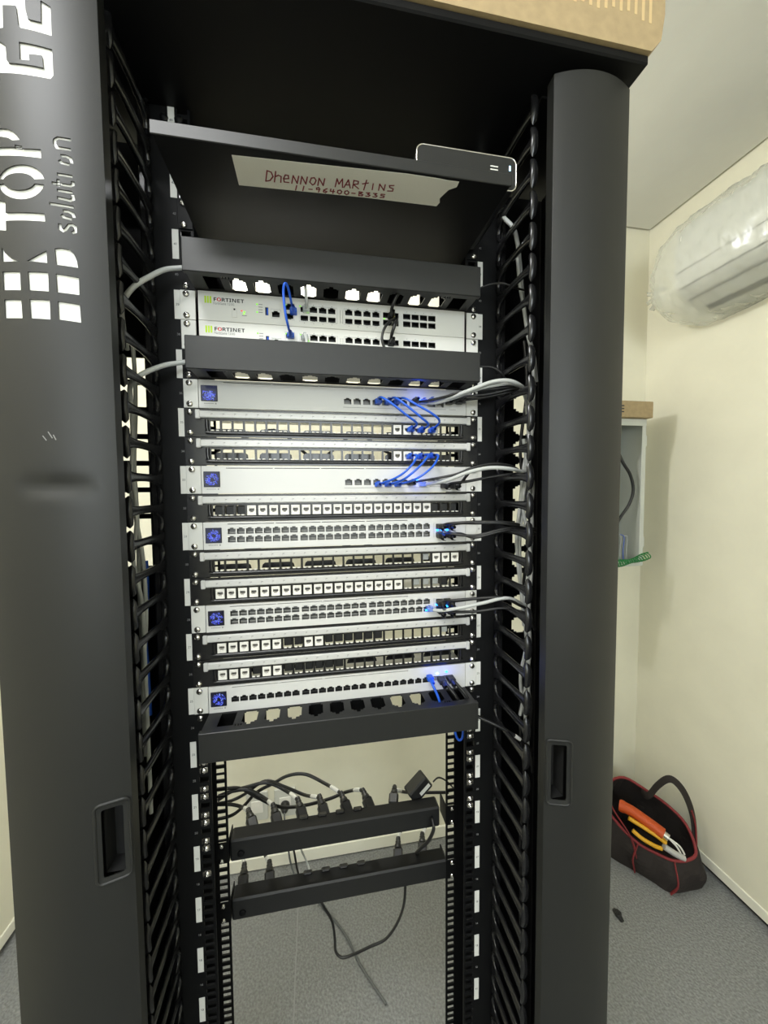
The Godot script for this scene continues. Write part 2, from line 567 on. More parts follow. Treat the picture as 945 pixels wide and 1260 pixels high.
func ears_screws_panel(t: Node3D) -> void:
	var st := mb()
	add_lathe(st, PackedVector2Array([Vector2(0.0046, 0), Vector2(0.0046, 0.0012), Vector2(0.0042, 0.0026), Vector2(0.003, 0.0038), Vector2(0.0014, 0.0044), Vector2(0.0001, 0.0045)]), 14)
	var m := st.commit()
	for x in [-0.2326, 0.2326]:
		for y in [-0.015875, 0.015875]:
			part("screw", m, M.chrome, t, Vector3(x, y, 0.002))

func firewall(n: int, label: String) -> void:
	var t := thing("firewall", label, "firewall", Vector3(0, uy(n), 0))
	var holes := []
	var ports := []
	for k in 4:
		for r in 2:
			ports.append([-0.0563 + k * 0.0146, 0.0052 if r == 0 else -0.0082, r == 0])
			ports.append([0.0152 + k * 0.0150, 0.0052 if r == 0 else -0.0082, r == 0])
	ports.append([-0.1005, -0.006, true])
	for r in 2:
		ports.append([-0.0795, 0.0068 if r == 0 else -0.0068, r == 0])
	for p in ports:
		holes.append_array(jack_hole(p[0], p[1], 0.0118, 0.0082, p[2]))
	var cages := []
	for r in 2:
		for k in 2:
			cages.append(Vector2(0.0785 + k * 0.0138, 0.0062 if r == 0 else -0.0062))
		for k in 4:
			cages.append(Vector2(0.1128 + k * 0.0146, 0.0062 if r == 0 else -0.0062))
	for c: Vector2 in cages:
		holes.append(Rect2(c.x - 0.0064, c.y - 0.0046, 0.0128, 0.0092))
	holes.append(Rect2(-0.1165, -0.0082, 0.0048, 0.0126))
	for gx in [-0.0003, 0.0035]:
		for k in 9:
			holes.append(Rect2(gx + 0.0008, 0.0068 - k * 0.0024, 0.0012, 0.0012))
	var st := mb()
	add_plate(st, Rect2(-0.2152, -0.0219, 0.4304, 0.0438), holes, 0.004, 0.019, 0.002)
	part("faceplate", st.commit(), M.fire, t)
	ears(t, M.fire)
	chassis(t, 0.12, M.steel)
	screws(t, 0.002)
	for p in ports:
		part("network_port", pocket_mesh(0.0126, 0.0106, 0.011), M.portdark, t, Vector3(p[0], p[1] + (0.0007 if p[2] else -0.0007), 0.0019))
	for c: Vector2 in cages:
		part("fibre_cage", pocket_mesh(0.013, 0.0094, 0.012), M.portdark, t, Vector3(c.x, c.y, 0.0019))
	var usb := part("usb_port", pocket_mesh(0.005, 0.0128, 0.008), M.portdark, t, Vector3(-0.1141, -0.0019, 0.0019))
	part("usb_tongue", box_mesh(Vector3(0.0022, 0.0108, 0.008), 0.0003), M.blue, usb, Vector3(0.0006, 0, -0.002))
	part("vent_backing", box_mesh(Vector3(0.009, 0.024, 0.001)), M.dark, t, Vector3(0.003, -0.002, 0.0008))
	# frames round the port groups
	for f in [Rect2(-0.0642, -0.0135, 0.0602, 0.0245), Rect2(0.0072, -0.0135, 0.0608, 0.0245), Rect2(-0.0868, -0.0126, 0.0146, 0.0252), Rect2(-0.1078, -0.0118, 0.0146, 0.0136)]:
		st = mb()
		for s in [-1.0, 1.0]:
			add_box(st, Vector3(f.get_center().x, f.get_center().y + s * f.size.y * 0.5, 0.0042), Vector3(f.size.x + 0.001, 0.001, 0.001))
			add_box(st, Vector3(f.get_center().x + s * f.size.x * 0.5, f.get_center().y, 0.0042), Vector3(0.001, f.size.y, 0.001))
		part("port_bezel", st.commit(), M.steel, t)
	# maker's mark
	for k in 3:
		part("logo_bar", box_mesh(Vector3(0.0026, 0.0104, 0.0005)), M.lime, t, Vector3(-0.2046 + k * 0.0037, 0.0092, 0.0041))
	letters("logo_letter", "F", 0.0056, M.text, t, Vector3(-0.1935, 0.0102, 0.0042), true, false, 1.3)
	letters("logo_letter", "O", 0.0056, M.logored, t, Vector3(-0.1886, 0.0102, 0.0042), true, false, 1.3)
	letters("logo_letter", "RTINET", 0.0056, M.text, t, Vector3(-0.1820, 0.0102, 0.0042), true, false, 1.3)
	letters("model_text", "FortiGate 120G", 0.0034, M.faint, t, Vector3(-0.1935, 0.0042, 0.0042), false, false, 1.0)
	var tab := part("pull_tab", box_mesh(Vector3(0.0078, 0.0155, 0.001), 0.0004), M.fire, t, Vector3(-0.1625, -0.0075, 0.0044))
	part("tab_hole", box_mesh(Vector3(0.0026, 0.0026, 0.0006), 0.0005), M.dark, tab, Vector3(0, 0.0045, 0.0005))
	for l in [[-0.1518, -0.0042, "ledred"], [-0.1478, -0.0058, "ledgreen"], [-0.1488, -0.0086, "ledgreen"], [-0.1288, 0.0076, "ledgreen"], [-0.1288, -0.0044, "ledgreen"], [-0.0742, 0.0098, "ledgreen"], [-0.0855, 0.0098, "ledgreen"], [-0.0627, 0.0098, "ledgreen"], [-0.0505, 0.0005, "ledgreen"], [0.0742, 0.0002, "ledgreen"]]:
		part("status_light", box_mesh(Vector3(0.0024, 0.0018, 0.0006), 0.0002), M[l[2]], t, Vector3(l[0], l[1], 0.0042))
	st = mb()
	for k in 4:
		add_box(st, Vector3(-0.1235, 0.0076 - k * 0.004, 0.0041), Vector3(0.0062, 0.0011, 0.0003))
	add_box(st, Vector3(-0.1480, -0.0112, 0.0041), Vector3(0.0072, 0.001, 0.0003))
	for k in 4:
		add_box(st, Vector3(-0.0563 + k * 0.0146, 0.0128, 0.0041), Vector3(0.001, 0.001, 0.0003))
		add_box(st, Vector3(0.0152 + k * 0.0150, 0.0128, 0.0041), Vector3(0.001, 0.001, 0.0003))
		add_box(st, Vector3(-0.0563 + k * 0.0146, -0.016, 0.0041), Vector3(0.001, 0.001, 0.0003))
		add_box(st, Vector3(0.0152 + k * 0.0150, -0.016, 0.0041), Vector3(0.001, 0.001, 0.0003))
		add_box(st, Vector3(0.1128 + k * 0.0146, 0.0138, 0.0041), Vector3(0.001, 0.001, 0.0003))
	part("printed_mark", st.commit(), M.faint, t).set_meta("kind", "stuff")

# a horizontal finger manager with a flat cover; windows lists the slots whose back is open
func cable_manager(n: float, label: String, windows: Array) -> void:
	var t := thing("cable_manager", label, "cable manager", Vector3(0, uy(n), 0))
	var st := mb()
	var holes := []
	for k in windows:
		holes.append(Rect2(-0.1868 + k * 0.0345 - 0.0125, -0.019, 0.025, 0.038))
	add_plate(st, Rect2(-0.2413, -0.0215, 0.4826, 0.043), holes, 0.0015, 0.0015, 0.0015)
	part("back_plate", st.commit(), M.rack, t)
	for s in [-1.0, 1.0]:
		st = mb()
		holes = []
		for k in 12:
			var x := -0.1868 + k * 0.0345
			if k > 0 and k < 11:
				holes.append(Rect2(x - 0.0115, 0.009, 0.023, 0.026))
				holes.append(Rect2(x - 0.0085, 0.006, 0.017, 0.0031))
				holes.append(Rect2(x - 0.0085, 0.0349, 0.017, 0.0031))
				holes.append(Rect2(x - 0.0032, 0.0379, 0.0064, 0.005))
			else:
				holes.append(Rect2(x - 0.012, 0.006, 0.024, 0.036))
		for k in 3:
			for e in [-0.1868 + 0.0185, -0.1868 + 10.0 * 0.0345 + 0.012]:
				holes.append(Rect2(e + k * 0.0042 - 0.0042, 0.0395, 0.0022, 0.005))
		add_plate(st, Rect2(-0.2185, 0.0015, 0.437, 0.053), holes, 0.0, 0.0015, 0.0015)
		# the plate lies flat: its own y runs out from the rack
		part("slotted_plate", st.commit(), M.dull, t, Vector3(0, s * 0.0208, 0), Basis(Vector3.RIGHT, Vector3.BACK, Vector3.DOWN))
	st = mb()
	add_box(st, Vector3(0, 0, 0.0565), Vector3(0.4415, 0.0462, 0.0025), 0.0009)
	for s in [-1.0, 1.0]:
		add_box(st, Vector3(0, s * 0.0222, 0.0525), Vector3(0.4415, 0.0016, 0.008), 0.0005)
	part("front_cover", st.commit(), M.black, t)
	for s in [-1.0, 1.0]:
		st = mb()
		add_box(st, Vector3(s * 0.2188, 0, 0.027), Vector3(0.002, 0.04, 0.051), 0.0004)
		part("end_bracket", st.commit(), M.rack, t)
	screws(t, 0.0015)

func power_strip(y: float, label: String, x0: float, x1: float, tilt: float) -> Node3D:
	var t := thing("power_strip", label, "power strip", Vector3((x0 + x1) * 0.5, y, -0.098))
	t.rotation.x = tilt
	var w := x1 - x0
	var st := mb()
	add_box(st, Vector3(0, 0, -0.0165), Vector3(w, 0.0435, 0.033), 0.003)
	part("body", st.commit(), M.dull, t)
	st = mb()
	add_box(st, Vector3(0, 0.0212, -0.0165), Vector3(w - 0.006, 0.0012, 0.027), 0.0004)
	part("top_lid", st.commit(), M.rack, t)
	for s in [-1.0, 1.0]:
		st = mb()
		add_box(st, Vector3(s * 0.2305 - (x0 + x1) * 0.5, 0, -0.0005), Vector3(0.022, 0.042, 0.002), 0.0005)
		add_box(st, Vector3(s * 0.2195 - (x0 + x1) * 0.5, 0, -0.02), Vector3(0.002, 0.042, 0.04), 0.0005)
		var br := part("mounting_bracket", st.commit(), M.rack, t)
		for sy in [-1.0, 1.0]:
			part("screw", screw_mesh(), M.chrome, br, Vector3(s * 0.2326 - (x0 + x1) * 0.5, sy * 0.0148, 0.0005))
	for k in 8:
		st = mb()
		add_plate(st, Rect2(-0.0165, -0.0165, 0.033, 0.033), [Rect2(-0.012, -0.009, 0.024, 0.018)], 0.0, 0.004, 0.003)
		part("outlet", st.commit(), M.plastic, t, Vector3(-w * 0.5 + 0.035 + k * (w - 0.07) / 7.0, 0.001, -0.0325), Basis(Vector3.UP, PI))
	for k in 4:
		part("outlet_guard", box_mesh(Vector3(0.018, 0.006, 0.01), 0.002), M.plastic, t, Vector3(-w * 0.17 + k * 0.037, 0.0228, -0.0275))
	st = mb()
	add_lathe(st, PackedVector2Array([Vector2(0.0065, 0), Vector2(0.006, 0.0015), Vector2(0.004, 0.0022), Vector2(0.0001, 0.0024)]), 14)
	part("breaker_button", st.commit(), M.rack, t, Vector3(-w * 0.5 + 0.02, -0.006, 0.001))
	return t

func plug(t: Node3D, kind: String, at: Vector3, dir: Vector3) -> void:
	var z := dir.normalized()
	var x := Vector3.UP.cross(z).normalized()
	var b := Basis(x, z.cross(x), z)
	var st := mb()
	match kind:
		"blue", "black", "clear", "lit":
			add_box(st, Vector3(0, 0, 0.001), Vector3(0.0108, 0.0076, 0.013), 0.0008)
			var body := part("plug", st.commit(), {"blue": M.blue, "black": M.rubber, "clear": M.clearplug, "lit": M.litplug}[kind], t, at, b)
			st = mb()
			add_box(st, Vector3(0, 0.0048, 0.004), Vector3(0.0046, 0.0012, 0.013), 0.0004)
			part("latch", st.commit(), M.gold if kind == "black" else body.material_override, body)
			if kind == "blue" or kind == "black":
				st = mb()
				add_lathe(st, PackedVector2Array([Vector2(0.0042, 0.0075), Vector2(0.004, 0.012), Vector2(0.0028, 0.019), Vector2(0.0024, 0.021)]), 10)
				part("boot", st.commit(), body.material_override, body)
		"sfp":
			add_box(st, Vector3(0, 0, 0.004), Vector3(0.0126, 0.0082, 0.018), 0.001)
			var body := part("plug", st.commit(), M.dull, t, at, b)
			st = mb()
			add_tube(st, smooth_path([Vector3(0, -0.0036, 0.009), Vector3(0, -0.0064, 0.016), Vector3(0, -0.0062, 0.024)], 4), [Vector2(0.003, 0.0007)], 6)
			part("pull_tab", st.commit(), M.rubber, body)
			st = mb()
			add_lathe(st, PackedVector2Array([Vector2(0.0038, 0.013), Vector2(0.0036, 0.018), Vector2(0.0026, 0.026)]), 10)
			part("boot", st.commit(), M.rubber, body)
		"iec":
			add_box(st, Vector3(0, 0, 0.003), Vector3(0.0205, 0.0165, 0.024), 0.003)
			var body := part("plug", st.commit(), M.rubber, t, at, b)
			st = mb()
			add_lathe(st, PackedVector2Array([Vector2(0.0088, 0.0145), Vector2(0.0082, 0.019), Vector2(0.0058, 0.024), Vector2(0.0064, 0.0255), Vector2(0.0052, 0.029), Vector2(0.0055, 0.0305), Vector2(0.0042, 0.035)]), 12)
			part("boot", st.commit(), M.rubber, body)

func cord(called: String, label: String, category: String, group: String, m: Material, r: float, pts: Array, first := "", last := "", wrap := 0) -> void:
	var t := thing(called, label, category, Vector3.ZERO, group)
	var path := smooth_path(pts, 7)
	var st := mb()
	add_tube(st, path, [Vector2(r, r)], 8)
	part("cable", st.commit(), m, t)
	var out := Vector3.BACK
	if first != "":
		if first == "iec":
			out = (path[mini(6, path.size() - 1)] - path[0]).normalized()
		plug(t, first, pts[0] + (out * 0.004), out)
	if last != "":
		plug(t, last, pts[pts.size() - 1], Vector3.BACK)
	if wrap > 0:
		# 1: white label near the far end, 2: in the middle of the run, 3: just past the plug
		var n := path.size()
		var i0: int = {1: n - 13, 2: int(n * 0.58), 3: 8}[wrap]
		var seg := path.slice(i0, i0 + (5 if wrap != 3 else 4))
		st = mb()
		add_tube(st, seg, [Vector2(r * 1.18, r * 1.18)], 10)
		part("white_wrap", st.commit(), M.paper, t)


# ---------------------------------------------------------------- rack
func rack() -> void:
	var t := thing("equipment_rack", "black two-post equipment rack holding the pale switches, with white unit numbers down its posts", "rack")
	var high := BASE + 45.0 * UNIT
	for s in [-1.0, 1.0]:
		for f in 2:
			var z := 0.0 if f == 0 else -0.1
			var st := mb()
			var out_w: float = 0.28
			add_box(st, Vector3(s * 0.2215, (BASE + high) * 0.5, z - 0.0015), Vector3(0.004, high - BASE, 0.003))
			add_box(st, Vector3(s * (0.2378 + out_w) * 0.5, (BASE + high) * 0.5, z - 0.0015), Vector3(out_w - 0.2378, high - BASE, 0.003))
			for n in 45:
				for o in [-0.0222, -0.0079, 0.0079]:
					# the bar below each of the three square holes
					var thick: float = 0.0032 if o < -0.02 else 0.0063
					add_box(st, Vector3(s * 0.2307, uy(n + 1) + o, z - 0.0015), Vector3(0.0143, thick, 0.003))
			part("front_rail" if f == 0 else "rear_rail", st.commit(), M.rack, t)
		var web := mb()
		add_box(web, Vector3(s * 0.2785, (BASE + high) * 0.5, -0.05), Vector3(0.003, high - BASE, 0.1), 0.0005)
		add_box(web, Vector3(s * 0.2785, (BASE + high) * 0.5, 0.002), Vector3(0.003, high - BASE, 0.004), 0.0005)
		part("post_web", web.commit(), M.rack, t)
		var foot := mb()
		add_box(foot, Vector3(s * 0.25, 0.05, -0.05), Vector3(0.06, 0.1, 0.11), 0.003)
		add_box(foot, Vector3(s * 0.25, 0.006, -0.05), Vector3(0.1, 0.012, 0.4), 0.003)
		part("foot", foot.commit(), M.rack, t)
	var head := mb()
	add_box(head, Vector3(0, high + 0.0065, -0.05), Vector3(0.56, 0.011, 0.1), 0.001)
	add_box(head, Vector3(0, high - 0.018, -0.102), Vector3(0.56, 0.06, 0.003), 0.001)
	var h := part("header_beam", head.commit(), M.rack, t)
	var bolt := mb()
	add_lathe(bolt, PackedVector2Array([Vector2(0.006, 0), Vector2(0.006, 0.002), Vector2(0.003, 0.004), Vector2(0.0001, 0.0045)]), 10)
	for x in [-0.255, -0.235, 0.262, 0.284]:
		part("bolt", bolt.commit(), M.rack, h, Vector3(x, high - 0.02, 0.0))
	# top plate that reaches out over the finger ducts
	var top := mb()
	add_box(top, Vector3(0, 2.103, 0.0285), Vector3(0.818, 0.012, 0.287), 0.002)
	for s in [-1.0, 1.0]:
		add_box(top, Vector3(s * 0.34, 2.097, 0.06), Vector3(0.1, 0.004, 0.1), 0.001)
	part("top_plate", top.commit(), M.rack, t)
	# unit numbers
	for n in range(11, 46):
		for s in [-1.0, 1.0]:
			var odd := n % 2 == 1
			var x: float = s * 0.2455
			if odd:
				var l := part("unit_label", box_mesh(Vector3(0.0092, UNIT * 0.97, 0.0005)), M.paper, t, Vector3(x, uy(n), 0.0003))
				letters("unit_number", str(n), 0.0032, M.text, l, Vector3(0, 0, 0.0004), false, true)
			else:
				letters("unit_number", str(n), 0.0032, M.faint, t, Vector3(x, uy(n), 0.0003), false, true)
	# spare cage nuts with screws in the empty units
	var cage := mb()
	add_box(cage, Vector3(0, 0, -0.002), Vector3(0.0086, 0.0086, 0.004), 0.0004)
	add_box(cage, Vector3(-0.0052, 0, 0.0005), Vector3(0.001, 0.0082, 0.003), 0.0002)
	add_box(cage, Vector3(0.0052, 0, 0.0005), Vector3(0.001, 0.0082, 0.003), 0.0002)
	var cm := cage.commit()
	for u in [[23, -1], [22, 1], [22, -1], [21, 1], [21, -1], [20, 1], [20, -1], [19, 1], [18, 1]]:
		for s in [-1.0, 1.0]:
			if u[0] == 18 and s > 0:
				continue
			var c := part("cage_nut", cm, M.chrome, t, Vector3(s * 0.2307, uy(u[0]) + u[1] * 0.0155, -0.0005))
			part("screw", screw_mesh(), M.chrome, c, Vector3(0, 0, 0.0008), Basis(Vector3.BACK, rng.randf() * TAU))

func finger_mesh() -> ArrayMesh:
	var st := mb()
	# root flaring out of the base strip, blade, tall rounded head
	var blade := smooth_path([Vector3(0, 0, 0.004), Vector3(0, 0.001, 0.02), Vector3(0, 0.0015, 0.05), Vector3(0, 0.001, 0.085), Vector3(0, 0, 0.108)], 4)
	var rad := []
	for i in blade.size():
		var f := float(i) / (blade.size() - 1)
		var w := 0.0052 + 0.0065 * pow(1.0 - f, 4.0) + 0.005 * pow(f, 6.0)
		rad.append(Vector2(0.0042, w))
	add_tube(st, blade, rad, 10)
	for s in [-1.0, 1.0]:
		add_tube(st, smooth_path([Vector3(0, s * 0.0215, 0.004), Vector3(0, s * 0.012, 0.0075), Vector3(0, s * 0.006, 0.016), Vector3(0, s * 0.003, 0.028)], 3), [Vector2(0.004, 0.0045), Vector2(0.004, 0.0045), Vector2(0.0036, 0.004), Vector2(0.003, 0.003)], 8, Vector3(1, 0, 0.1))
	var head := PackedVector3Array()
	var hr := []
	for i in 11:
		var f := i / 5.0 - 1.0
		head.append(Vector3(0, f * 0.0206, 0.112 - 0.005 * f * f))
		var w := sqrt(maxf(0.02, 1.0 - pow(absf(f), 5.0)))
		hr.append(Vector2(0.0062 * w, 0.0036 * w))
	add_tube(st, head, hr, 10, Vector3(0, 0.1, 1))
	return st.commit()

# sheet of a duct cover: depth of its surface at x
func cover_z(x: float, xin: float, xout: float, y: float, dent: bool) -> float:
	var s := clampf((x - xin) / (xout - xin), 0.0, 1.0)
	var z := 0.15 + 0.014 * (1.0 - (2.0 * s - 1.0) ** 2)
	if dent:
		var dx := (x + 0.327) / 0.040
		var dy := (y - 1.528) / 0.012
		if absf(dx) < 1.0:
			# an upper lip pressed in over a soft fold
			z -= 0.0035 * (1.0 - dx * dx) * exp(-dy * dy) * (1.0 + 0.8 * dy)
	return z

func cover_mesh(xin: float, xout: float, holes: Array, bands: Array, dent: bool) -> ArrayMesh:
	var st := mb()
	var nx := 22
	var ys := []
	var y := 0.03
	while y < 2.0849:
		ys.append(y)
		var fine := false
		for b: Vector2 in bands:
			if y >= b.x - 0.02 and y < b.y:
				fine = true
		y = minf(y + (0.006 if fine else 0.02), 2.085)
	ys.append(2.085)
	var boxes := []
	for h: PackedVector2Array in holes:
		var r := Rect2(h[0], Vector2.ZERO)
		for p in h:
			r = r.expand(p)
		boxes.append(r)
	var at := func(p: Vector2, back: float) -> Vector3: return Vector3(p.x, p.y, cover_z(p.x, xin, xout, p.y, dent) - back)
	var nrm := func(p: Vector2) -> Vector3:
		var e := 0.0008
		var px := clampf(p.x, minf(xin, xout) + e, maxf(xin, xout) - e)
		var zx := (cover_z(px + e, xin, xout, p.y, dent) - cover_z(px - e, xin, xout, p.y, dent)) / (2.0 * e)
		var zy := (cover_z(px, xin, xout, p.y + e, dent) - cover_z(px, xin, xout, p.y - e, dent)) / (2.0 * e)
		return Vector3(-zx, -zy, 1.0).normalized()
	for i in nx:
		var x0 := lerpf(xin, xout, float(i) / nx)
		var x1 := lerpf(xin, xout, float(i + 1) / nx)
		for j in ys.size() - 1:
			var cell := Rect2(minf(x0, x1), ys[j], absf(x1 - x0), ys[j + 1] - ys[j])
			var poly := PackedVector2Array([cell.position, Vector2(cell.end.x, cell.position.y), cell.end, Vector2(cell.position.x, cell.end.y)])
			var polys := [poly]
			for k in holes.size():
				if not cell.intersects(boxes[k]):
					continue
				var next := []
				for p: PackedVector2Array in polys:
					for q: PackedVector2Array in Geometry2D.clip_polygons(scaled(p, 1000.0), scaled(holes[k], 1000.0)):
						if not Geometry2D.is_polygon_clockwise(q):
							next.append(scaled(q, 0.001))
				polys = next
			for p: PackedVector2Array in polys:
				var t := Geometry2D.triangulate_polygon(scaled(p, 1000.0))
				for k in range(0, t.size(), 3):
					var a := p[t[k]]; var b := p[t[k + 1]]; var c := p[t[k + 2]]
					tri(st, at.call(a, 0.0), at.call(b, 0.0), at.call(c, 0.0), nrm.call(a), nrm.call(b), nrm.call(c))
					tri(st, at.call(a, 0.0012), at.call(b, 0.0012), at.call(c, 0.0012), -nrm.call(a), -nrm.call(b), -nrm.call(c))
	for h: PackedVector2Array in holes:
		var turn := 1.0 if Geometry2D.is_polygon_clockwise(scaled(h, 1000.0)) else -1.0
		for i in h.size():
			var p := h[i]
			var q := h[(i + 1) % h.size()]
			var n := maxi(1, int(p.distance_to(q) / 0.004))
			for k in n:
				var a := p.lerp(q, float(k) / n)
				var b := p.lerp(q, float(k + 1) / n)
				var lo := minf(xin, xout); var hi := maxf(xin, xout)
				if a.x < lo and b.x < lo or a.x > hi and b.x > hi:
					continue
				a.x = clampf(a.x, lo, hi); b.x = clampf(b.x, lo, hi)
				quad(st, at.call(a, 0.0), at.call(b, 0.0), at.call(b, 0.0012), at.call(a, 0.0012), Vector3((b - a).y * turn, -(b - a).x * turn, 0))
	# returns at the two long edges and the top
	var s := signf(xout)
	var mid := (0.03 + 2.085) * 0.5
	add_box(st, Vector3(xin + s * 0.001, mid, 0.142), Vector3(0.002, 2.055, 0.016), 0.0004)
	add_box(st, Vector3(xout - s * 0.001, mid, 0.1275), Vector3(0.002, 2.055, 0.045), 0.0004)
	return st.commit()

func scaled(p: PackedVector2Array, k: float) -> PackedVector2Array:
	var out := PackedVector2Array()
	for v in p:
		out.append(v * k)
	return out

func round_rect(r: Rect2, rad: float) -> PackedVector2Array:
	var out := PackedVector2Array()
	for c in [[r.end.x - rad, r.end.y - rad, 0.0], [r.position.x + rad, r.end.y - rad, 90.0], [r.position.x + rad, r.position.y + rad, 180.0], [r.end.x - rad, r.position.y + rad, 270.0]]:
		for k in 6:
			var a := deg_to_rad(c[2] + 18.0 * k)
			out.append(Vector2(c[0] + cos(a) * rad, c[1] + sin(a) * rad))
	return out

func finger_duct(s: float, xin: float, xout: float, label: String, windows: Vector2) -> void:
	var t := thing("vertical_cable_manager", label, "cable duct")
	var high := BASE + 45.0 * UNIT
	var fx := s * 0.278
	if not shared.has("finger"):
		shared.finger = finger_mesh()
	part("finger_base", box_mesh(Vector3(0.010, high - BASE, 0.010), 0.002), M.plastic, t, Vector3(s * 0.2865, (BASE + high) * 0.5, 0.001))
	for n in 45:
		part("finger", shared.finger, M.plastic, t, Vector3(fx, uy(n + 1) - 0.0, 0.0))
	# back wall of the duct: closed sheet with a ladder of openings beside the equipment
	var holes := []
	var y := windows.x
	while y < windows.y:
		var wx := 0.345 if s > 0 else -0.374
		if s < 0:
			holes.append(Rect2(-0.37, y - 0.019, 0.052, 0.036))
		else:
			holes.append(Rect2(wx, y - 0.009, 0.038, 0.02))
			holes.append(Rect2(wx + 0.005, y - 0.0135, 0.028, 0.029))
			holes.append(Rect2(wx + 0.011, y - 0.016, 0.016, 0.034))
		y += UNIT
	var st := mb()
	add_plate(st, Rect2(0.2865 if s > 0 else -0.4, 0.03, 0.1135, 2.055), holes, -0.06, 0.003, 0.003)
	part("back_sheet", st.commit(), M.rack, t)
	part("outer_wall", box_mesh(Vector3(0.003, 2.055, 0.158), 0.0006), M.rack, t, Vector3(s * 0.3985, 1.0575, 0.021))
	part("bottom_plate", box_mesh(Vector3(0.11, 0.004, 0.16), 0.0006), M.rack, t, Vector3(s * 0.342, 0.03, 0.02))
	# cover door
	var pull_c := Vector2(xin + s * 0.019, 1.1085)
	var pull := round_rect(Rect2(pull_c.x - 0.0105, pull_c.y - 0.042, 0.021, 0.084), 0.003)
	var all: Array = [pull]
	if s < 0:
		all.append_array(cuts)
		for k in strokes:
			all.append_array(wide(k, 0.0015))
	var cov := part("duct_cover", cover_mesh(xin, xout, all, [Vector2(1.06, 1.16), Vector2(1.49, 1.57), Vector2(1.7, 2.085)] if s < 0 else [Vector2(1.06, 1.16)], s < 0), M.cover, t)
	st = mb()
	var ring := PackedVector3Array()
	for p in round_rect(Rect2(pull_c.x - 0.0165, pull_c.y - 0.049, 0.033, 0.098), 0.006):
		ring.append(Vector3(p.x, p.y, cover_z(p.x, xin, xout, p.y, false) + 0.0002))
	add_tube(st, ring, [Vector2(0.0022, 0.0022)], 8, Vector3(0, 0, 1), true)
	var inner := PackedVector3Array()
	for p in pull:
		inner.append(Vector3(p.x, p.y, cover_z(p.x, xin, xout, p.y, false) + 0.0002))
	for i in ring.size():
		var l := (i + 1) % ring.size()
		quad(st, ring[i] + Vector3(0, 0, 0.0012), ring[l] + Vector3(0, 0, 0.0012), inner[l], inner[i], Vector3.BACK)
	part("pull_bezel", st.commit(), M.cover, cov)
	part("pull_pocket", pocket_open(0.023, 0.086, 0.024), M.dark, cov, Vector3(pull_c.x, pull_c.y, 0.1505 + 0.001))
	if s < 0:
		st = mb()
		for i in 16:
			var x0 := lerpf(xin - 0.02, xout + 0.001, i / 16.0)
			var x1 := lerpf(xin - 0.02, xout + 0.001, (i + 1) / 16.0)
			var z0 := cover_z(x0, xin, xout, 0.0, false) - 0.002
			var z1 := cover_z(x1, xin, xout, 0.0, false) - 0.002
			for o in [0.0, 0.001]:
				quad(st, Vector3(x0, 1.69, z0 - o), Vector3(x1, 1.69, z1 - o), Vector3(x1, 2.08, z1 - o), Vector3(x0, 2.08, z0 - o), Vector3(0, 0, 1.0 if o == 0.0 else -1.0))
		part("letter_backing", st.commit(), M.sheet, cov).set_meta("label", "white sheet seen through the cut-out letters")
		# scuffs
		st = mb()
		for k in [[-0.3285, 1.5885, 0.004, 0.5], [-0.334, 1.585, 0.003, 0.6], [-0.3245, 1.586, 0.003, 0.4]]:
			add_box(st, Vector3(k[0], k[1], cover_z(k[0], xin, xout, k[1], true) + 0.0001), Vector3(0.0009, k[2] * 2.0, 0.0003), 0.0, Basis(Vector3.BACK, k[3]))
		part("scuff_mark", st.commit(), M.faint, cov)

# like pocket_mesh without the contact block
func pocket_open(w: float, h: float, d: float) -> ArrayMesh:
	var st := mb()
	var a := w * 0.5
	var b := h * 0.5
	quad(st, Vector3(-a, -b, -d), Vector3(a, -b, -d), Vector3(a, b, -d), Vector3(-a, b, -d), Vector3.BACK)
	quad(st, Vector3(-a, -b, 0), Vector3(a, -b, 0), Vector3(a, -b, -d), Vector3(-a, -b, -d), Vector3.UP)
	quad(st, Vector3(-a, b, 0), Vector3(a, b, 0), Vector3(a, b, -d), Vector3(-a, b, -d), Vector3.DOWN)
	quad(st, Vector3(-a, -b, 0), Vector3(-a, b, 0), Vector3(-a, b, -d), Vector3(-a, -b, -d), Vector3.RIGHT)
	quad(st, Vector3(a, -b, 0), Vector3(a, b, 0), Vector3(a, b, -d), Vector3(a, -b, -d), Vector3.LEFT)
	return st.commit()

func wide(line: PackedVector2Array, half: float) -> Array:
	var out := []
	for q: PackedVector2Array in Geometry2D.offset_polyline(scaled(line, 1000.0), half * 1000.0, Geometry2D.JOIN_MITER, Geometry2D.END_BUTT):
		if not Geometry2D.is_polygon_clockwise(q):
			out.append(scaled(q, 0.001))
	return out


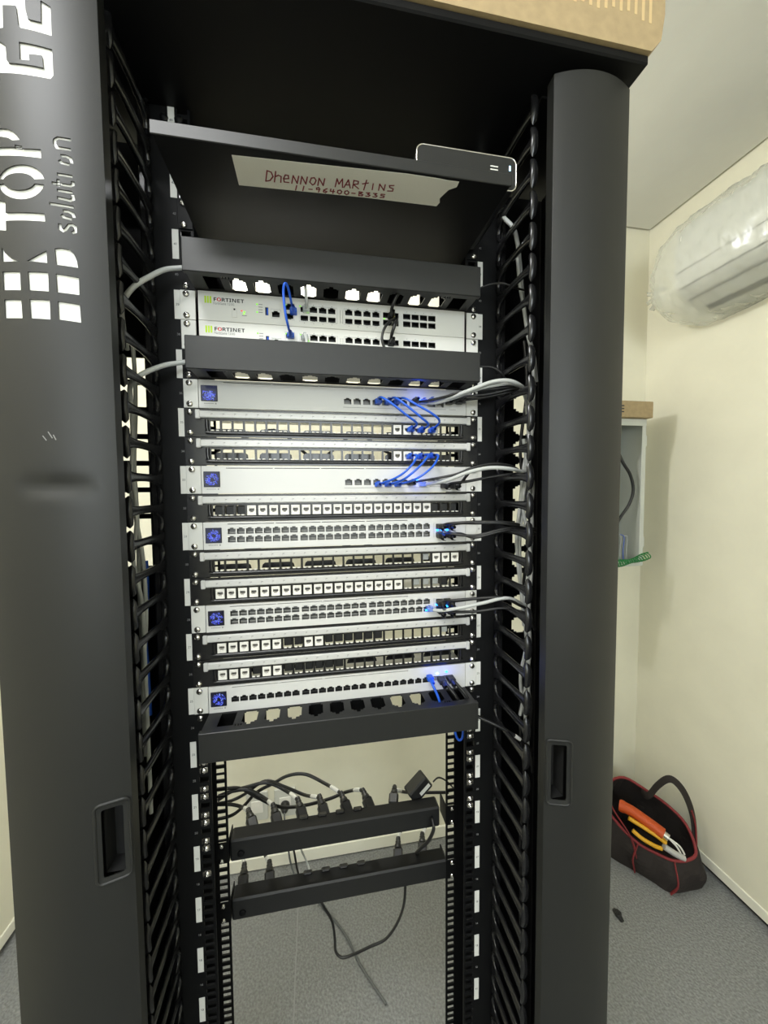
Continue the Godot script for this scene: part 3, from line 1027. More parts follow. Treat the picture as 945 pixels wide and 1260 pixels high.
func shelf() -> void:
	var t := thing("rack_shelf", "black cantilever shelf near the top of the rack with a taped note under it", "shelf", Vector3(0, 1.931, 0))
	var st := mb()
	add_box(st, Vector3(0, 0.001, 0.015), Vector3(0.44, 0.002, 0.27), 0.0004)
	part("tray", st.commit(), M.rack, t)
	st = mb()
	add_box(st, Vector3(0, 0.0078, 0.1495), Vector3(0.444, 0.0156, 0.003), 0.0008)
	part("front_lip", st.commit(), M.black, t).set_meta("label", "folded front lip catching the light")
	for s in [-1.0, 1.0]:
		st = mb()
		add_slab(st, PackedVector2Array([Vector2(-0.12, 0.002), Vector2(0.0, 0.002), Vector2(0.146, 0.002), Vector2(0.146, 0.014), Vector2(0.0, 0.034), Vector2(-0.12, 0.034)]), -0.001, 0.001, Transform3D(Basis(Vector3.BACK, Vector3.UP, Vector3.LEFT), Vector3(s * 0.219, 0, 0)))
		part("side_wall", st.commit(), M.rack, t)
		st = mb()
		add_box(st, Vector3(s * 0.2305, 0.0135, 0.001), Vector3(0.021, 0.043, 0.002), 0.0005)
		var e := part("mounting_ear", st.commit(), M.rack, t)
		for dy in [-0.0024, 0.0294]:
			part("screw", screw_mesh(), M.chrome, e, Vector3(s * 0.2326, dy, 0.002))
	# masking tape with red handwriting, stuck to the underside
	var n := thing("masking_tape", "torn strip of masking tape with red handwriting under the shelf", "tape", Vector3.ZERO)
	st = mb()
	var lie := Transform3D(Basis(Vector3.RIGHT, Vector3.BACK, Vector3.DOWN), Vector3(0, 1.9309, 0))
	add_slab(st, PackedVector2Array([Vector2(-0.1365, 0.1372), Vector2(-0.0252, 0.1420), Vector2(0.0777, 0.1468), Vector2(0.1213, 0.1466), Vector2(0.1350, 0.1457), Vector2(0.1494, 0.1461), Vector2(0.1494, 0.1373), Vector2(0.1403, 0.1309), Vector2(0.1364, 0.1223), Vector2(0.1332, 0.1144), Vector2(0.1357, 0.1073), Vector2(0.1333, 0.0999), Vector2(0.0317, 0.0985), Vector2(-0.0457, 0.0954), Vector2(-0.1365, 0.0915)]), 0.0, 0.0004, lie)
	part("strip", st.commit(), M.tape, n)
	st = mb()
	for l in ink:
		for i in l.size() - 1:
			var d := (l[i + 1] - l[i]).normalized() * 0.0008
			var o := Vector2(-d.y, d.x)
			var a := l[i] - d * 0.8
			var b := l[i + 1] + d * 0.8
			add_slab(st, PackedVector2Array([a - o, b - o, b + o, a + o]), 0.0004, 0.0006, lie)
	part("handwriting", st.commit(), M.red, n)
	# slim device lying behind the lip
	var d := thing("slim_device", "slim dark device with a silver rim lying at the right of the top shelf", "device", Vector3(0.1635, 1.9332, 0.075))
	st = mb()
	add_slab(st, round_rect(Rect2(-0.07, 0.0, 0.14, 0.0425), 0.009), -0.063, 0.0655)
	part("body", st.commit(), M.black, d)
	st = mb()
	var loop := PackedVector3Array()
	for p in round_rect(Rect2(-0.0702, -0.0002, 0.1404, 0.0429), 0.009):
		loop.append(Vector3(p.x, p.y, 0.0652))
	add_tube(st, loop, [Vector2(0.0011, 0.0011)], 6, Vector3(0, 0, 1), true)
	part("rim", st.commit(), M.chrome, d)
	for k in 2:
		part("printed_mark", box_mesh(Vector3(0.011, 0.0014, 0.0004)), M.paper, d, Vector3(0.038, 0.0285 - k * 0.0042, 0.0656))
	part("status_light", box_mesh(Vector3(0.0022, 0.0064, 0.0006), 0.0002), M.ledwhite, d, Vector3(0.0608, 0.029, 0.0657))


# ---------------------------------------------------------------- room
func room() -> void:
	var w := RIGHT - LEFT
	var l := FRONT - BACK
	var cx := (RIGHT + LEFT) * 0.5
	var cz := (FRONT + BACK) * 0.5
	struct("floor", box_mesh(Vector3(w + 0.3, 0.1, l + 0.3)), M.carpet, Vector3(cx, -0.05, cz))
	struct("ceiling", box_mesh(Vector3(w - 0.02, 0.02, l - 0.02)), M.ceiling, Vector3(cx, TOP + 0.01, cz))
	struct("trim_1", box_mesh(Vector3(w + 0.2, 0.1, l + 0.2)), M.dull, Vector3(cx, TOP + 0.075, cz))
	var hh := TOP + 0.02 - 0.03
	var hy := 0.03 + hh * 0.5
	struct("wall_back", box_mesh(Vector3(w + 0.2, hh, 0.1)), M.wall, Vector3(cx, hy, BACK - 0.05))
	struct("wall_front", box_mesh(Vector3(w + 0.2, hh, 0.1)), M.wall, Vector3(cx, hy, FRONT + 0.05))
	struct("wall_left", box_mesh(Vector3(0.1, hh, l)), M.wall, Vector3(LEFT - 0.05, hy, cz))
	struct("wall_right", box_mesh(Vector3(0.1, hh, l)), M.wall, Vector3(RIGHT + 0.05, hy, cz))
	for s in [[Vector3(w + 0.2, 0.03, 0.08), Vector3(cx, 0.015, BACK - 0.06)], [Vector3(w + 0.2, 0.03, 0.08), Vector3(cx, 0.015, FRONT + 0.06)], [Vector3(0.08, 0.03, l), Vector3(LEFT - 0.06, 0.015, cz)], [Vector3(0.08, 0.03, l), Vector3(RIGHT + 0.06, 0.015, cz)]]:
		var o := struct("trim_%d" % (used.get("trims", 0) + 2), box_mesh(s[0]), M.dark, s[1])
		used["trims"] = used.get("trims", 0) + 1
	struct("baseboard_right", box_mesh(Vector3(0.006, 0.04, l), 0.002), M.skirting, Vector3(RIGHT - 0.003, 0.05, cz))
	struct("baseboard_left", box_mesh(Vector3(0.006, 0.04, l), 0.002), M.skirting, Vector3(LEFT + 0.003, 0.05, cz))
	struct("baseboard_back", box_mesh(Vector3(w, 0.055, 0.01), 0.004), M.skirting, Vector3(cx, 0.0305, BACK + 0.005))
	# one straight carpet joint behind the rack
	struct("trim_6", box_mesh(Vector3(0.004, 0.0015, 1.6), 0.0005), M.faint, Vector3(-0.13, 0.0004, -0.1))

func lamp(at: Vector3, size: Vector2, energy: float, label: String) -> void:
	var t := thing("ceiling_lamp", label, "lamp", at)
	var st := mb()
	add_box(st, Vector3(0, -0.008, 0), Vector3(size.x + 0.03, 0.016, size.y + 0.03), 0.003)
	part("frame", st.commit(), M.white, t)
	part("diffuser", box_mesh(Vector3(size.x, 0.002, size.y)), M.lamp, t, Vector3(0, -0.017, 0))
	var a := AreaLight3D.new()
	a.name = "lamp_light"
	a.area_size = size
	a.light_energy = energy
	a.light_color = Color(0.98, 0.99, 1.0)
	a.area_range = 12.0
	a.shadow_enabled = true
	a.position = Vector3(0, -0.02, 0)
	a.rotation.x = -PI / 2.0
	t.add_child(a)

func bulb(at: Vector3, energy: float) -> void:
	var t := thing("pendant_bulb", "bare round bulb hanging on a short wire behind the rack", "bulb", Vector3(at.x, TOP, at.z))
	var drop := at.y - TOP
	var st := mb()
	add_lathe(st, PackedVector2Array([Vector2(0.045, 0.0), Vector2(0.045, -0.012), Vector2(0.02, -0.022), Vector2(0.0001, -0.022)]), 16, Vector3.ZERO, Basis(Vector3.RIGHT, -PI / 2))
	part("ceiling_rose", st.commit(), M.unit, t)
	part("wire", tube_mesh([Vector3(0, -0.01, 0), Vector3(0, drop * 0.5, 0), Vector3(0, drop + 0.09, 0)], 0.003), M.rubber, t)
	part("socket", tube_mesh([Vector3(0, drop + 0.1, 0), Vector3(0, drop + 0.045, 0)], 0.018, 12), M.unit, t)
	var ball := SphereMesh.new()
	ball.radius = 0.05
	ball.height = 0.1
	ball.radial_segments = 24
	ball.rings = 12
	part("glass_bulb", ball, M.lamp, t, Vector3(0, drop, 0))
	var o := OmniLight3D.new()
	o.name = "bulb_light"
	o.light_color = Color(0.98, 0.99, 1.0)
	o.light_energy = energy
	o.light_size = 0.045
	o.omni_range = 12.0
	o.omni_attenuation = 2.0
	o.shadow_enabled = true
	o.position = Vector3(0, drop, 0)
	t.add_child(o)

func fill_window(energy: float) -> void:
	# made-up window behind the camera, added for frontal fill light
	var w := struct("window_1", box_mesh(Vector3(1.7, 1.1, 0.03), 0.004), M.unit, Vector3(0.0, 1.95, FRONT - 0.015))
	for k in 2:
		part("pane", box_mesh(Vector3(0.78, 0.98, 0.004)), M.fillglow, w, Vector3(-0.41 + k * 0.82, 0, -0.0165))
	var a := AreaLight3D.new()
	a.name = "fill_light"
	a.area_size = Vector2(1.6, 0.98)
	a.light_energy = energy
	a.light_color = Color(0.96, 0.99, 1.0)
	a.area_range = 12.0
	a.shadow_enabled = true
	a.position = Vector3(0.0, 1.95, FRONT - 0.05)
	add_child(a)

func cardboard_boxes() -> void:
	var t := thing("cardboard_box", "large brown cardboard box lying on top of the black rack", "box", Vector3(0.066, 2.1095, 0.021))
	var st := mb()
	# slightly crushed carton: corners pulled in on the right
	var w := 0.72
	var front := PackedVector2Array([Vector2(-0.4, 0), Vector2(0.343, 0), Vector2(0.357, 0.016), Vector2(0.362, 0.05), Vector2(0.36, 0.2), Vector2(-0.4, 0.2)])
	add_slab(st, front, -0.2, 0.155)
	part("carton", st.commit(), M.card, t)
	st = mb()
	add_box(st, Vector3(-0.02, 0.2005, -0.02), Vector3(0.74, 0.0006, 0.05))
	part("packing_tape", st.commit(), M.tape, t)
	st = mb()
	for k in 17:
		add_box(st, Vector3(0.16 + k * 0.0112, 0.062 + rng.randf_range(-0.004, 0.004), 0.1551), Vector3(0.0042, rng.randf_range(0.04, 0.06), 0.0003))
	part("printed_bar", st.commit(), mat(Color(0.8, 0.7, 0.52), 0.8), t).set_meta("kind", "stuff")
	t = thing("cardboard_box", "small flat brown box resting on the open grey wall cabinet", "box", Vector3(1.2, 1.8205, -0.8))
	st = mb()
	add_box(st, Vector3(0, 0.034, 0), Vector3(0.28, 0.066, 0.15), 0.002)
	part("carton", st.commit(), M.card, t)
	st = mb()
	for k in 3:
		add_box(st, Vector3(-0.005, 0.022 + k * 0.012, 0.0751), Vector3(0.012, 0.005, 0.0004))
	part("printed_bar", st.commit(), M.text, t)

func wall_cabinet() -> void:
	var x0 := 1.0
	var x1 := 1.333
	var t := thing("wall_cabinet", "open grey metal wall cabinet beyond the right column of the rack", "cabinet", Vector3((x0 + x1) * 0.5, 1.2, BACK))
	var w := x1 - x0
	var hgt := 0.62
	var st := mb()
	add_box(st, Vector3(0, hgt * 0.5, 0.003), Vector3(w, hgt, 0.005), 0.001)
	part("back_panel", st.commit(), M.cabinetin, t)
	for s in [-1.0, 1.0]:
		st = mb()
		add_box(st, Vector3(s * (w * 0.5 - 0.002), hgt * 0.5, 0.073), Vector3(0.004, hgt, 0.145), 0.001)
		add_box(st, Vector3(s * (w * 0.5 - 0.0095), hgt * 0.5, 0.1435), Vector3(0.019, hgt, 0.003), 0.001)
		part("side_panel", st.commit(), M.cabinet, t)
		st = mb()
		add_box(st, Vector3(0, (hgt - 0.002) if s > 0 else 0.002, 0.073), Vector3(w, 0.004, 0.145), 0.001)
		add_box(st, Vector3(0, (hgt - 0.014) if s > 0 else 0.006, 0.1445), Vector3(w, 0.028 if s > 0 else 0.012, 0.003), 0.001)
		part("top_panel" if s > 0 else "bottom_panel", st.commit(), M.cabinet, t)
	st = mb()
	add_box(st, Vector3(0.06, hgt * 0.5, 0.02), Vector3(0.04, hgt - 0.06, 0.02), 0.002)
	part("mounting_rail", st.commit(), M.steel, t)
	for y in [0.1, 0.53]:
		st = mb()
		add_lathe(st, PackedVector2Array([Vector2(0.0001, -0.022), Vector2(0.005, -0.022), Vector2(0.005, 0.022), Vector2(0.0001, 0.022)]), 10, Vector3.ZERO, Basis(Vector3.RIGHT, PI / 2))
		part("hinge", st.commit(), M.cabinet, t, Vector3(w * 0.5 + 0.004, y, 0.138))
	var c := thing("power_cable", "thick black cable curving down inside the open wall cabinet", "cable")
	part("cable", tube_mesh([Vector3(1.2, 1.79, -0.80), Vector3(1.215, 1.735, -0.79), Vector3(1.245, 1.65, -0.78), Vector3(1.285, 1.585, -0.775), Vector3(1.30, 1.52, -0.775), Vector3(1.285, 1.46, -0.78), Vector3(1.25, 1.4, -0.79), Vector3(1.235, 1.36, -0.79), Vector3(1.21, 1.22, -0.80)], 0.0062), M.rubber, c)
	c = thing("coil_wire", "bundle of green earth wire coiled over the lower edge of the wall cabinet", "wire")
	var coil := PackedVector3Array()
	for k in 260:
		var f := k / 259.0
		var a := f * TAU * 16.0
		var r := 0.013 + 0.004 * sin(f * 9.0)
		coil.append(Vector3(lerpf(1.17, 1.345, f), 1.217 + 0.03 * f * f + cos(a) * r * 0.8, -0.735 + sin(a) * r * 1.2))
	st = mb()
	add_tube(st, coil, [Vector2(0.0022, 0.0022)], 6)
	part("coil", st.commit(), M.green, c)
	c = thing("wire_bundle", "loose white and blue wires hanging in the bottom of the wall cabinet", "wire")
	for k in 5:
		var x := 1.215 + k * 0.016
		part("wire", tube_mesh([Vector3(x, 1.36 - k * 0.01, -0.80), Vector3(x + 0.012, 1.32, -0.79), Vector3(x + 0.004, 1.26, -0.785), Vector3(x + 0.012, 1.215, -0.79)], 0.0016, 6), M.gray if k % 2 == 0 else M.blue, c)

func air_conditioner() -> void:
	var prof := PackedVector2Array([Vector2(0, 2.495), Vector2(0.13, 2.49), Vector2(0.172, 2.472), Vector2(0.195, 2.44), Vector2(0.206, 2.37), Vector2(0.205, 2.305), Vector2(0.192, 2.252), Vector2(0.15, 2.217), Vector2(0.10, 2.188), Vector2(0.05, 2.18), Vector2(0, 2.18)])
	var z0 := -0.575
	var z1 := 0.32
	var t := thing("air_conditioner", "white split air conditioner still in clear plastic high on the right wall", "air conditioner", Vector3(RIGHT, 0, 0))
	var turn := Transform3D(Basis(Vector3.LEFT, Vector3.UP, Vector3.FORWARD), Vector3.ZERO)
	var st := mb()
	add_slab(st, prof, -z0, -z1, turn)
	part("body", st.commit(), M.unit, t)
	var zc := (z0 + z1) * 0.5
	var lz := z1 - z0
	for g in [[0.2048, 2.303, 0.0026], [0.1918, 2.25, 0.0028], [0.149, 2.2155, 0.0028]]:
		part("panel_gap", box_mesh(Vector3(0.003, g[2], lz - 0.02)), M.slit, t, Vector3(-g[0], g[1], zc))
	st = mb()
	add_box(st, Vector3(-0.088, 2.1858, z0 + 0.14), Vector3(0.028, 0.006, 0.22), 0.002, Basis(Vector3.BACK, -0.3))
	part("air_outlet", st.commit(), M.slit, t)
	st = mb()
	add_box(st, Vector3(-0.172, 2.2335, zc + 0.02), Vector3(0.042, 0.005, lz - 0.06), 0.002, Basis(Vector3.BACK, -0.72))
	part("louvre", st.commit(), M.unit, t)
	# the clear bag pulled over it, gathered beyond the left end
	var bag := thing("plastic_cover", "crumpled clear plastic bag wrapped around the air conditioner", "plastic wrap", Vector3(RIGHT, 0, 0))
	var n := FastNoiseLite.new()
	n.seed = 5
	n.frequency = 9.0
	n.noise_type = FastNoiseLite.TYPE_SIMPLEX_SMOOTH
	var loop := PackedVector2Array()
	for i in prof.size():
		var p := prof[i]
		var q := prof[(i + 1) % prof.size()]
		var m := maxi(1, int(p.distance_to(q) / 0.02))
		for k in m:
			loop.append(p.lerp(q, float(k) / m))
	var c := Vector2(0.095, 2.345)
	var rows := []
	var steps := 110
	for j in steps + 1:
		var f := float(j) / steps
		var z := lerpf(z0 - 0.15, z1 + 0.03, f)
		var shrink := clampf((z - (z0 - 0.15)) / 0.15, 0.0, 1.0)
		var grow := 0.16 + 0.9 * sqrt(1.0 - (1.0 - shrink) ** 2)
		var row := []
		for k in loop.size():
			var d := loop[k] - c
			var wob := n.get_noise_3d(loop[k].x * 1.6, loop[k].y * 1.6, z * 0.5) * 0.013 + n.get_noise_3d(loop[k].x * 6.0, loop[k].y * 6.0 + 3.0, z * 1.8) * 0.006 + n.get_noise_3d(loop[k].x * 2.0 + 7.0, loop[k].y * 9.0, z * 5.0) * 0.0045
			var e := c + d * grow + d.normalized() * (0.012 + wob)
			e.x = maxf(e.x, 0.004)
			row.append(Vector3(-e.x, e.y + (1.0 - shrink) * -0.02, z))
		rows.append(row)
	st = mb()
	var nrm := []
	for j in steps + 1:
		var row := []
		for k in loop.size():
			var du: Vector3 = rows[j][(k + 1) % loop.size()] - rows[j][(k - 1 + loop.size()) % loop.size()]
			var dv: Vector3 = rows[mini(j + 1, steps)][k] - rows[maxi(j - 1, 0)][k]
			var nn := du.cross(dv).normalized()
			var away: Vector3 = rows[j][k] - Vector3(-0.1, 2.345, rows[j][k].z)
			row.append(nn if nn.dot(away) >= 0.0 else -nn)
		nrm.append(row)
	for j in steps:
		for k in loop.size():
			var l := (k + 1) % loop.size()
			tri(st, rows[j][k], rows[j][l], rows[j + 1][l], nrm[j][k], nrm[j][l], nrm[j + 1][l])
			tri(st, rows[j][k], rows[j + 1][l], rows[j + 1][k], nrm[j][k], nrm[j + 1][l], nrm[j + 1][k])
	part("sheet", st.commit(), M.wrap, bag)
	st = mb()
	for k in 7:
		var a := TAU * k / 7.0
		add_tube(st, smooth_path([Vector3(-0.095 + cos(a) * 0.03, 2.325 + sin(a) * 0.03, z0 - 0.145), Vector3(-0.095 + cos(a) * 0.018, 2.322 + sin(a) * 0.02, z0 - 0.168), Vector3(-0.095 + cos(a) * 0.036, 2.32 + sin(a) * 0.045, z0 - 0.195)], 3), [Vector2(0.012, 0.0012)], 6)
	part("gathered_end", st.commit(), M.wrap, bag)

func tool_bag() -> void:
	var t := thing("tool_bag", "black fabric tool bag with red edging slumped against the right wall", "bag", Vector3.ZERO)
	var low := [Vector3(1.252, 0.002, -0.505), Vector3(1.33, 0.002, -0.497), Vector3(1.40, 0.002, -0.503), Vector3(1.425, 0.002, -0.57), Vector3(1.40, 0.002, -0.68), Vector3(1.36, 0.002, -0.80), Vector3(1.30, 0.002, -0.84), Vector3(1.18, 0.002, -0.80), Vector3(1.125, 0.002, -0.72), Vector3(1.145, 0.002, -0.66), Vector3(1.19, 0.002, -0.60), Vector3(1.22, 0.002, -0.555)]
	var rim := [Vector3(1.275, 0.115, -0.516), Vector3(1.33, 0.118, -0.505), Vector3(1.375, 0.135, -0.515), Vector3(1.39, 0.19, -0.57), Vector3(1.365, 0.225, -0.63), Vector3(1.325, 0.245, -0.69), Vector3(1.27, 0.265, -0.75), Vector3(1.19, 0.255, -0.745), Vector3(1.13, 0.21, -0.69), Vector3(1.15, 0.165, -0.64), Vector3(1.185, 0.135, -0.585), Vector3(1.235, 0.12, -0.545)]
	var a := closed_path(low)
	var b := closed_path(rim)
	var c := (rim[0] + rim[4] + rim[8]) / 3.0 as Vector3
	var st := mb()
	var rows := 8
	var pt := func(i: int, f: float, inset: float) -> Vector3:
		var k := i % a.size()
		var p: Vector3 = a[k].lerp(b[k], f)
		var o := Vector3(p.x - c.x, 0, p.z - c.z).normalized()
		return p + o * (0.018 * sin(f * PI) + 0.006 * sin(i * 0.9 + f * 5.0) * sin(f * PI) - inset)
	for i in a.size():
		for j in rows:
			var f0 := float(j) / rows
			var f1 := float(j + 1) / rows
			var o: Vector3 = a[i] - Vector3(c.x, 0, c.z)
			quad(st, pt.call(i, f0, 0.0), pt.call(i + 1, f0, 0.0), pt.call(i + 1, f1, 0.0), pt.call(i, f1, 0.0), o)
			quad(st, pt.call(i, f0, 0.005), pt.call(i + 1, f0, 0.005), pt.call(i + 1, f1, 0.005), pt.call(i, f1, 0.005), -o)
		flat(st, a[i], a[(i + 1) % a.size()], Vector3(c.x, 0.004, c.z), Vector3.UP)
	part("fabric_body", st.commit(), M.bag, t)
	st = mb()
	add_tube(st, b, [Vector2(0.0055, 0.0055)], 8, Vector3.UP, true)
	part("red_edging", st.commit(), M.trimred, t)
	for s in [[10, 1], [0, 0], [8, 0]]:
		st = mb()
		var i: int = s[0] * 4
		var path := PackedVector3Array()
		for j in 9:
			path.append(pt.call(i, 1.0 - j / 8.0 * (1.0 if s[1] == 0 else 1.0), -0.003))
		add_tube(st, path, [Vector2(0.007, 0.003)], 8, Vector3(0.8, 0, 0.6))
		part("red_seam", st.commit(), M.trimred, t)
	st = mb()
	add_tube(st, smooth_path([Vector3(1.31, 0.235, -0.70), Vector3(1.302, 0.25, -0.66), Vector3(1.318, 0.31, -0.635), Vector3(1.335, 0.355, -0.61), Vector3(1.352, 0.36, -0.592), Vector3(1.372, 0.33, -0.57), Vector3(1.395, 0.27, -0.56), Vector3(1.412, 0.2, -0.558), Vector3(1.405, 0.12, -0.545), Vector3(1.40, 0.05, -0.535)], 6), [Vector2(0.0135, 0.0028)], 8, Vector3(0.7, 0, 0.7))
	part("handle", st.commit(), M.bag, t)
	st = mb()
	add_tube(st, smooth_path([Vector3(1.397, 0.26, -0.556), Vector3(1.414, 0.2, -0.553), Vector3(1.408, 0.13, -0.541)], 5), [Vector2(0.006, 0.003)], 8, Vector3(0.7, 0, 0.7))
	part("handle_trim", st.commit(), M.trimred, t)
	# near handle hanging down over the side
	st = mb()
	add_tube(st, smooth_path([Vector3(1.145, 0.25, -0.72), Vector3(1.142, 0.21, -0.66), Vector3(1.165, 0.15, -0.60), Vector3(1.175, 0.08, -0.585)], 6), [Vector2(0.010, 0.003)], 8, Vector3(0.7, 0, 0.7))
	part("handle", st.commit(), M.trimred, t)
	var o := thing("hand_saw", "orange handled tool with a silver ferrule sticking out of the tool bag", "tool", Vector3.ZERO)
	st = mb()
	add_tube(st, smooth_path([Vector3(1.172, 0.225, -0.668), Vector3(1.2, 0.222, -0.635), Vector3(1.235, 0.207, -0.585), Vector3(1.262, 0.192, -0.55)], 5), [Vector2(0.02, 0.019), Vector2(0.023, 0.022), Vector2(0.0235, 0.022), Vector2(0.021, 0.02)], 14)
	part("handle", st.commit(), M.orange, o)
	part("ferrule", tube_mesh([Vector3(1.262, 0.192, -0.55), Vector3(1.272, 0.186, -0.537)], 0.014, 12), M.chrome, o)
	for k in 2:
		part("blade", tube_mesh([Vector3(1.272, 0.186, -0.537), Vector3(1.297 + k * 0.012, 0.158, -0.525), Vector3(1.315 + k * 0.014, 0.125, -0.521)], 0.0035, 8), M.jack, o)
	o = thing("pliers", "yellow handled pliers lying across the mouth of the tool bag", "pliers", Vector3.ZERO)
	part("handle", tube_mesh([Vector3(1.168, 0.215, -0.615), Vector3(1.2, 0.2, -0.59), Vector3(1.238, 0.183, -0.556), Vector3(1.262, 0.166, -0.538)], 0.0075, 10), M.yellow, o)
	part("handle", tube_mesh([Vector3(1.165, 0.185, -0.592), Vector3(1.185, 0.17, -0.57), Vector3(1.218, 0.156, -0.547), Vector3(1.243, 0.148, -0.537)], 0.0075, 10), M.yellow, o)
	part("jaw", tube_mesh([Vector3(1.25, 0.158, -0.535), Vector3(1.283, 0.138, -0.52), Vector3(1.315, 0.122, -0.51)], 0.011, 8), M.steel, o)

func closed_path(pts: Array) -> PackedVector3Array:
	var out := PackedVector3Array()
	var n := pts.size()
	for i in n:
		for k in 4:
			var p0: Vector3 = pts[(i - 1 + n) % n]
			var p1: Vector3 = pts[i]
			var p2: Vector3 = pts[(i + 1) % n]
			var p3: Vector3 = pts[(i + 2) % n]
			out.append(p1.cubic_interpolate(p2, p0, p3, k / 4.0))
	return out

func wall_outlets() -> void:
	for k in 2:
		var t := thing("wall_outlet", ["white power outlet on the back wall seen left under the power cords", "white power outlet on the back wall with a black plug in it"][k], "outlet", Vector3(-0.292 + k * 0.109, 0.27, BACK))
		var st := mb()
		add_box(st, Vector3(0, 0, 0.005), Vector3(0.084, 0.118, 0.01), 0.003)
		part("plate", st.commit(), M.unit, t)
		st = mb()
		add_box(st, Vector3(0, 0, 0.011), Vector3(0.046, 0.05, 0.004), 0.0015)
		part("socket", st.commit(), M.jack, t)
		if k == 1:
			var c := thing("outlet_cable", "black plug and cord in the right outlet, its grey floor run imitating a shadow", "power cord", Vector3.ZERO)
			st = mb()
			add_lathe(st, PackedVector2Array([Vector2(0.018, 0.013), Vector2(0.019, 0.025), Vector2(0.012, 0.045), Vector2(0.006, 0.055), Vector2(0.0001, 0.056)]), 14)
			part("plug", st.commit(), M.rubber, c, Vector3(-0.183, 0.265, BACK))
			part("cable", tube_mesh([Vector3(-0.183, 0.265, BACK + 0.054), Vector3(-0.18, 0.25, BACK + 0.08), Vector3(-0.172, 0.15, BACK + 0.06), Vector3(-0.165, 0.06, BACK + 0.05), Vector3(-0.14, 0.005, BACK + 0.07), Vector3(-0.056, 0.005, -0.716), Vector3(0.03, 0.005, -0.6), Vector3(0.075, 0.005, -0.50), Vector3(0.138, 0.005, -0.394)], 0.0036), M.cordshadow, c)  # points along the floor trace a cast shadow, drawn as cord

func adapter() -> void:
	var t := thing("power_adapter", "small black power adapter with a white label tilted on the upper power strip", "adapter", Vector3(0.172, 0.8585, -0.15))
	var st := mb()
	var turn := Basis(Vector3.BACK, 0.62) * Basis(Vector3.UP, 0.2)
	add_box(st, Vector3(0, 0.006, 0), Vector3(0.052, 0.03, 0.034), 0.003, turn)
	part("body", st.commit(), M.dull, t)
	st = mb()
	add_box(st, turn * Vector3(0.008, -0.004, 0.0172) + Vector3(0, 0.006, 0), Vector3(0.028, 0.008, 0.0005), 0.0, turn)
	part("white_sticker", st.commit(), M.paper, t)

func blue_leds() -> void:
	# lit ports: small lights in the faceplates, each with its own lamp
	for l in [[36, 0.124, 0.0012, "ledblue"], [36, 0.133, 0.002, "ledblue"], [33, 0.122, -0.004, "ledblue"], [33, 0.130, -0.002, "ledblue"], [31, 0.166, 0.0, "ledblue"], [31, 0.175, 0.0, "ledblue"], [31, 0.184, 0.0, "ledblue"], [28, 0.165, 0.001, "ledblue"], [28, 0.175, -0.001, "ledblue"], [28, 0.184, -0.003, "ledblue"], [28, 0.146, -0.008, "ledblue"], [25, 0.148, 0.006, "ledblue"], [25, 0.166, 0.0085, "ledwhite"], [25, 0.183, 0.0105, "ledblue"]]:
		var host: Node3D = get_node(NodePath(hosts[l[0]]))
		part("port_light", box_mesh(Vector3(0.0042, 0.003, 0.0016), 0.0006), M[l[3]], host, Vector3(l[1], l[2], 0.0046))
	for l in [[36, 0.128, 0.002], [33, 0.126, -0.003], [31, 0.174, 0.0], [28, 0.172, -0.002], [25, 0.155, 0.006], [25, 0.182, 0.009]]:
		var o := OmniLight3D.new()
		o.name = "port_glow"
		o.light_color = Color(0.1, 0.3, 1.0)
		o.light_energy = 0.0003 if l[0] > 32 else 0.0002
		o.light_size = 0.004
		o.omni_range = 1.0
		o.omni_attenuation = 2.0
		o.shadow_enabled = true
		o.position = Vector3(l[1], uy(l[0]) + l[2], 0.024)
		add_child(o, true)

var hosts := {}


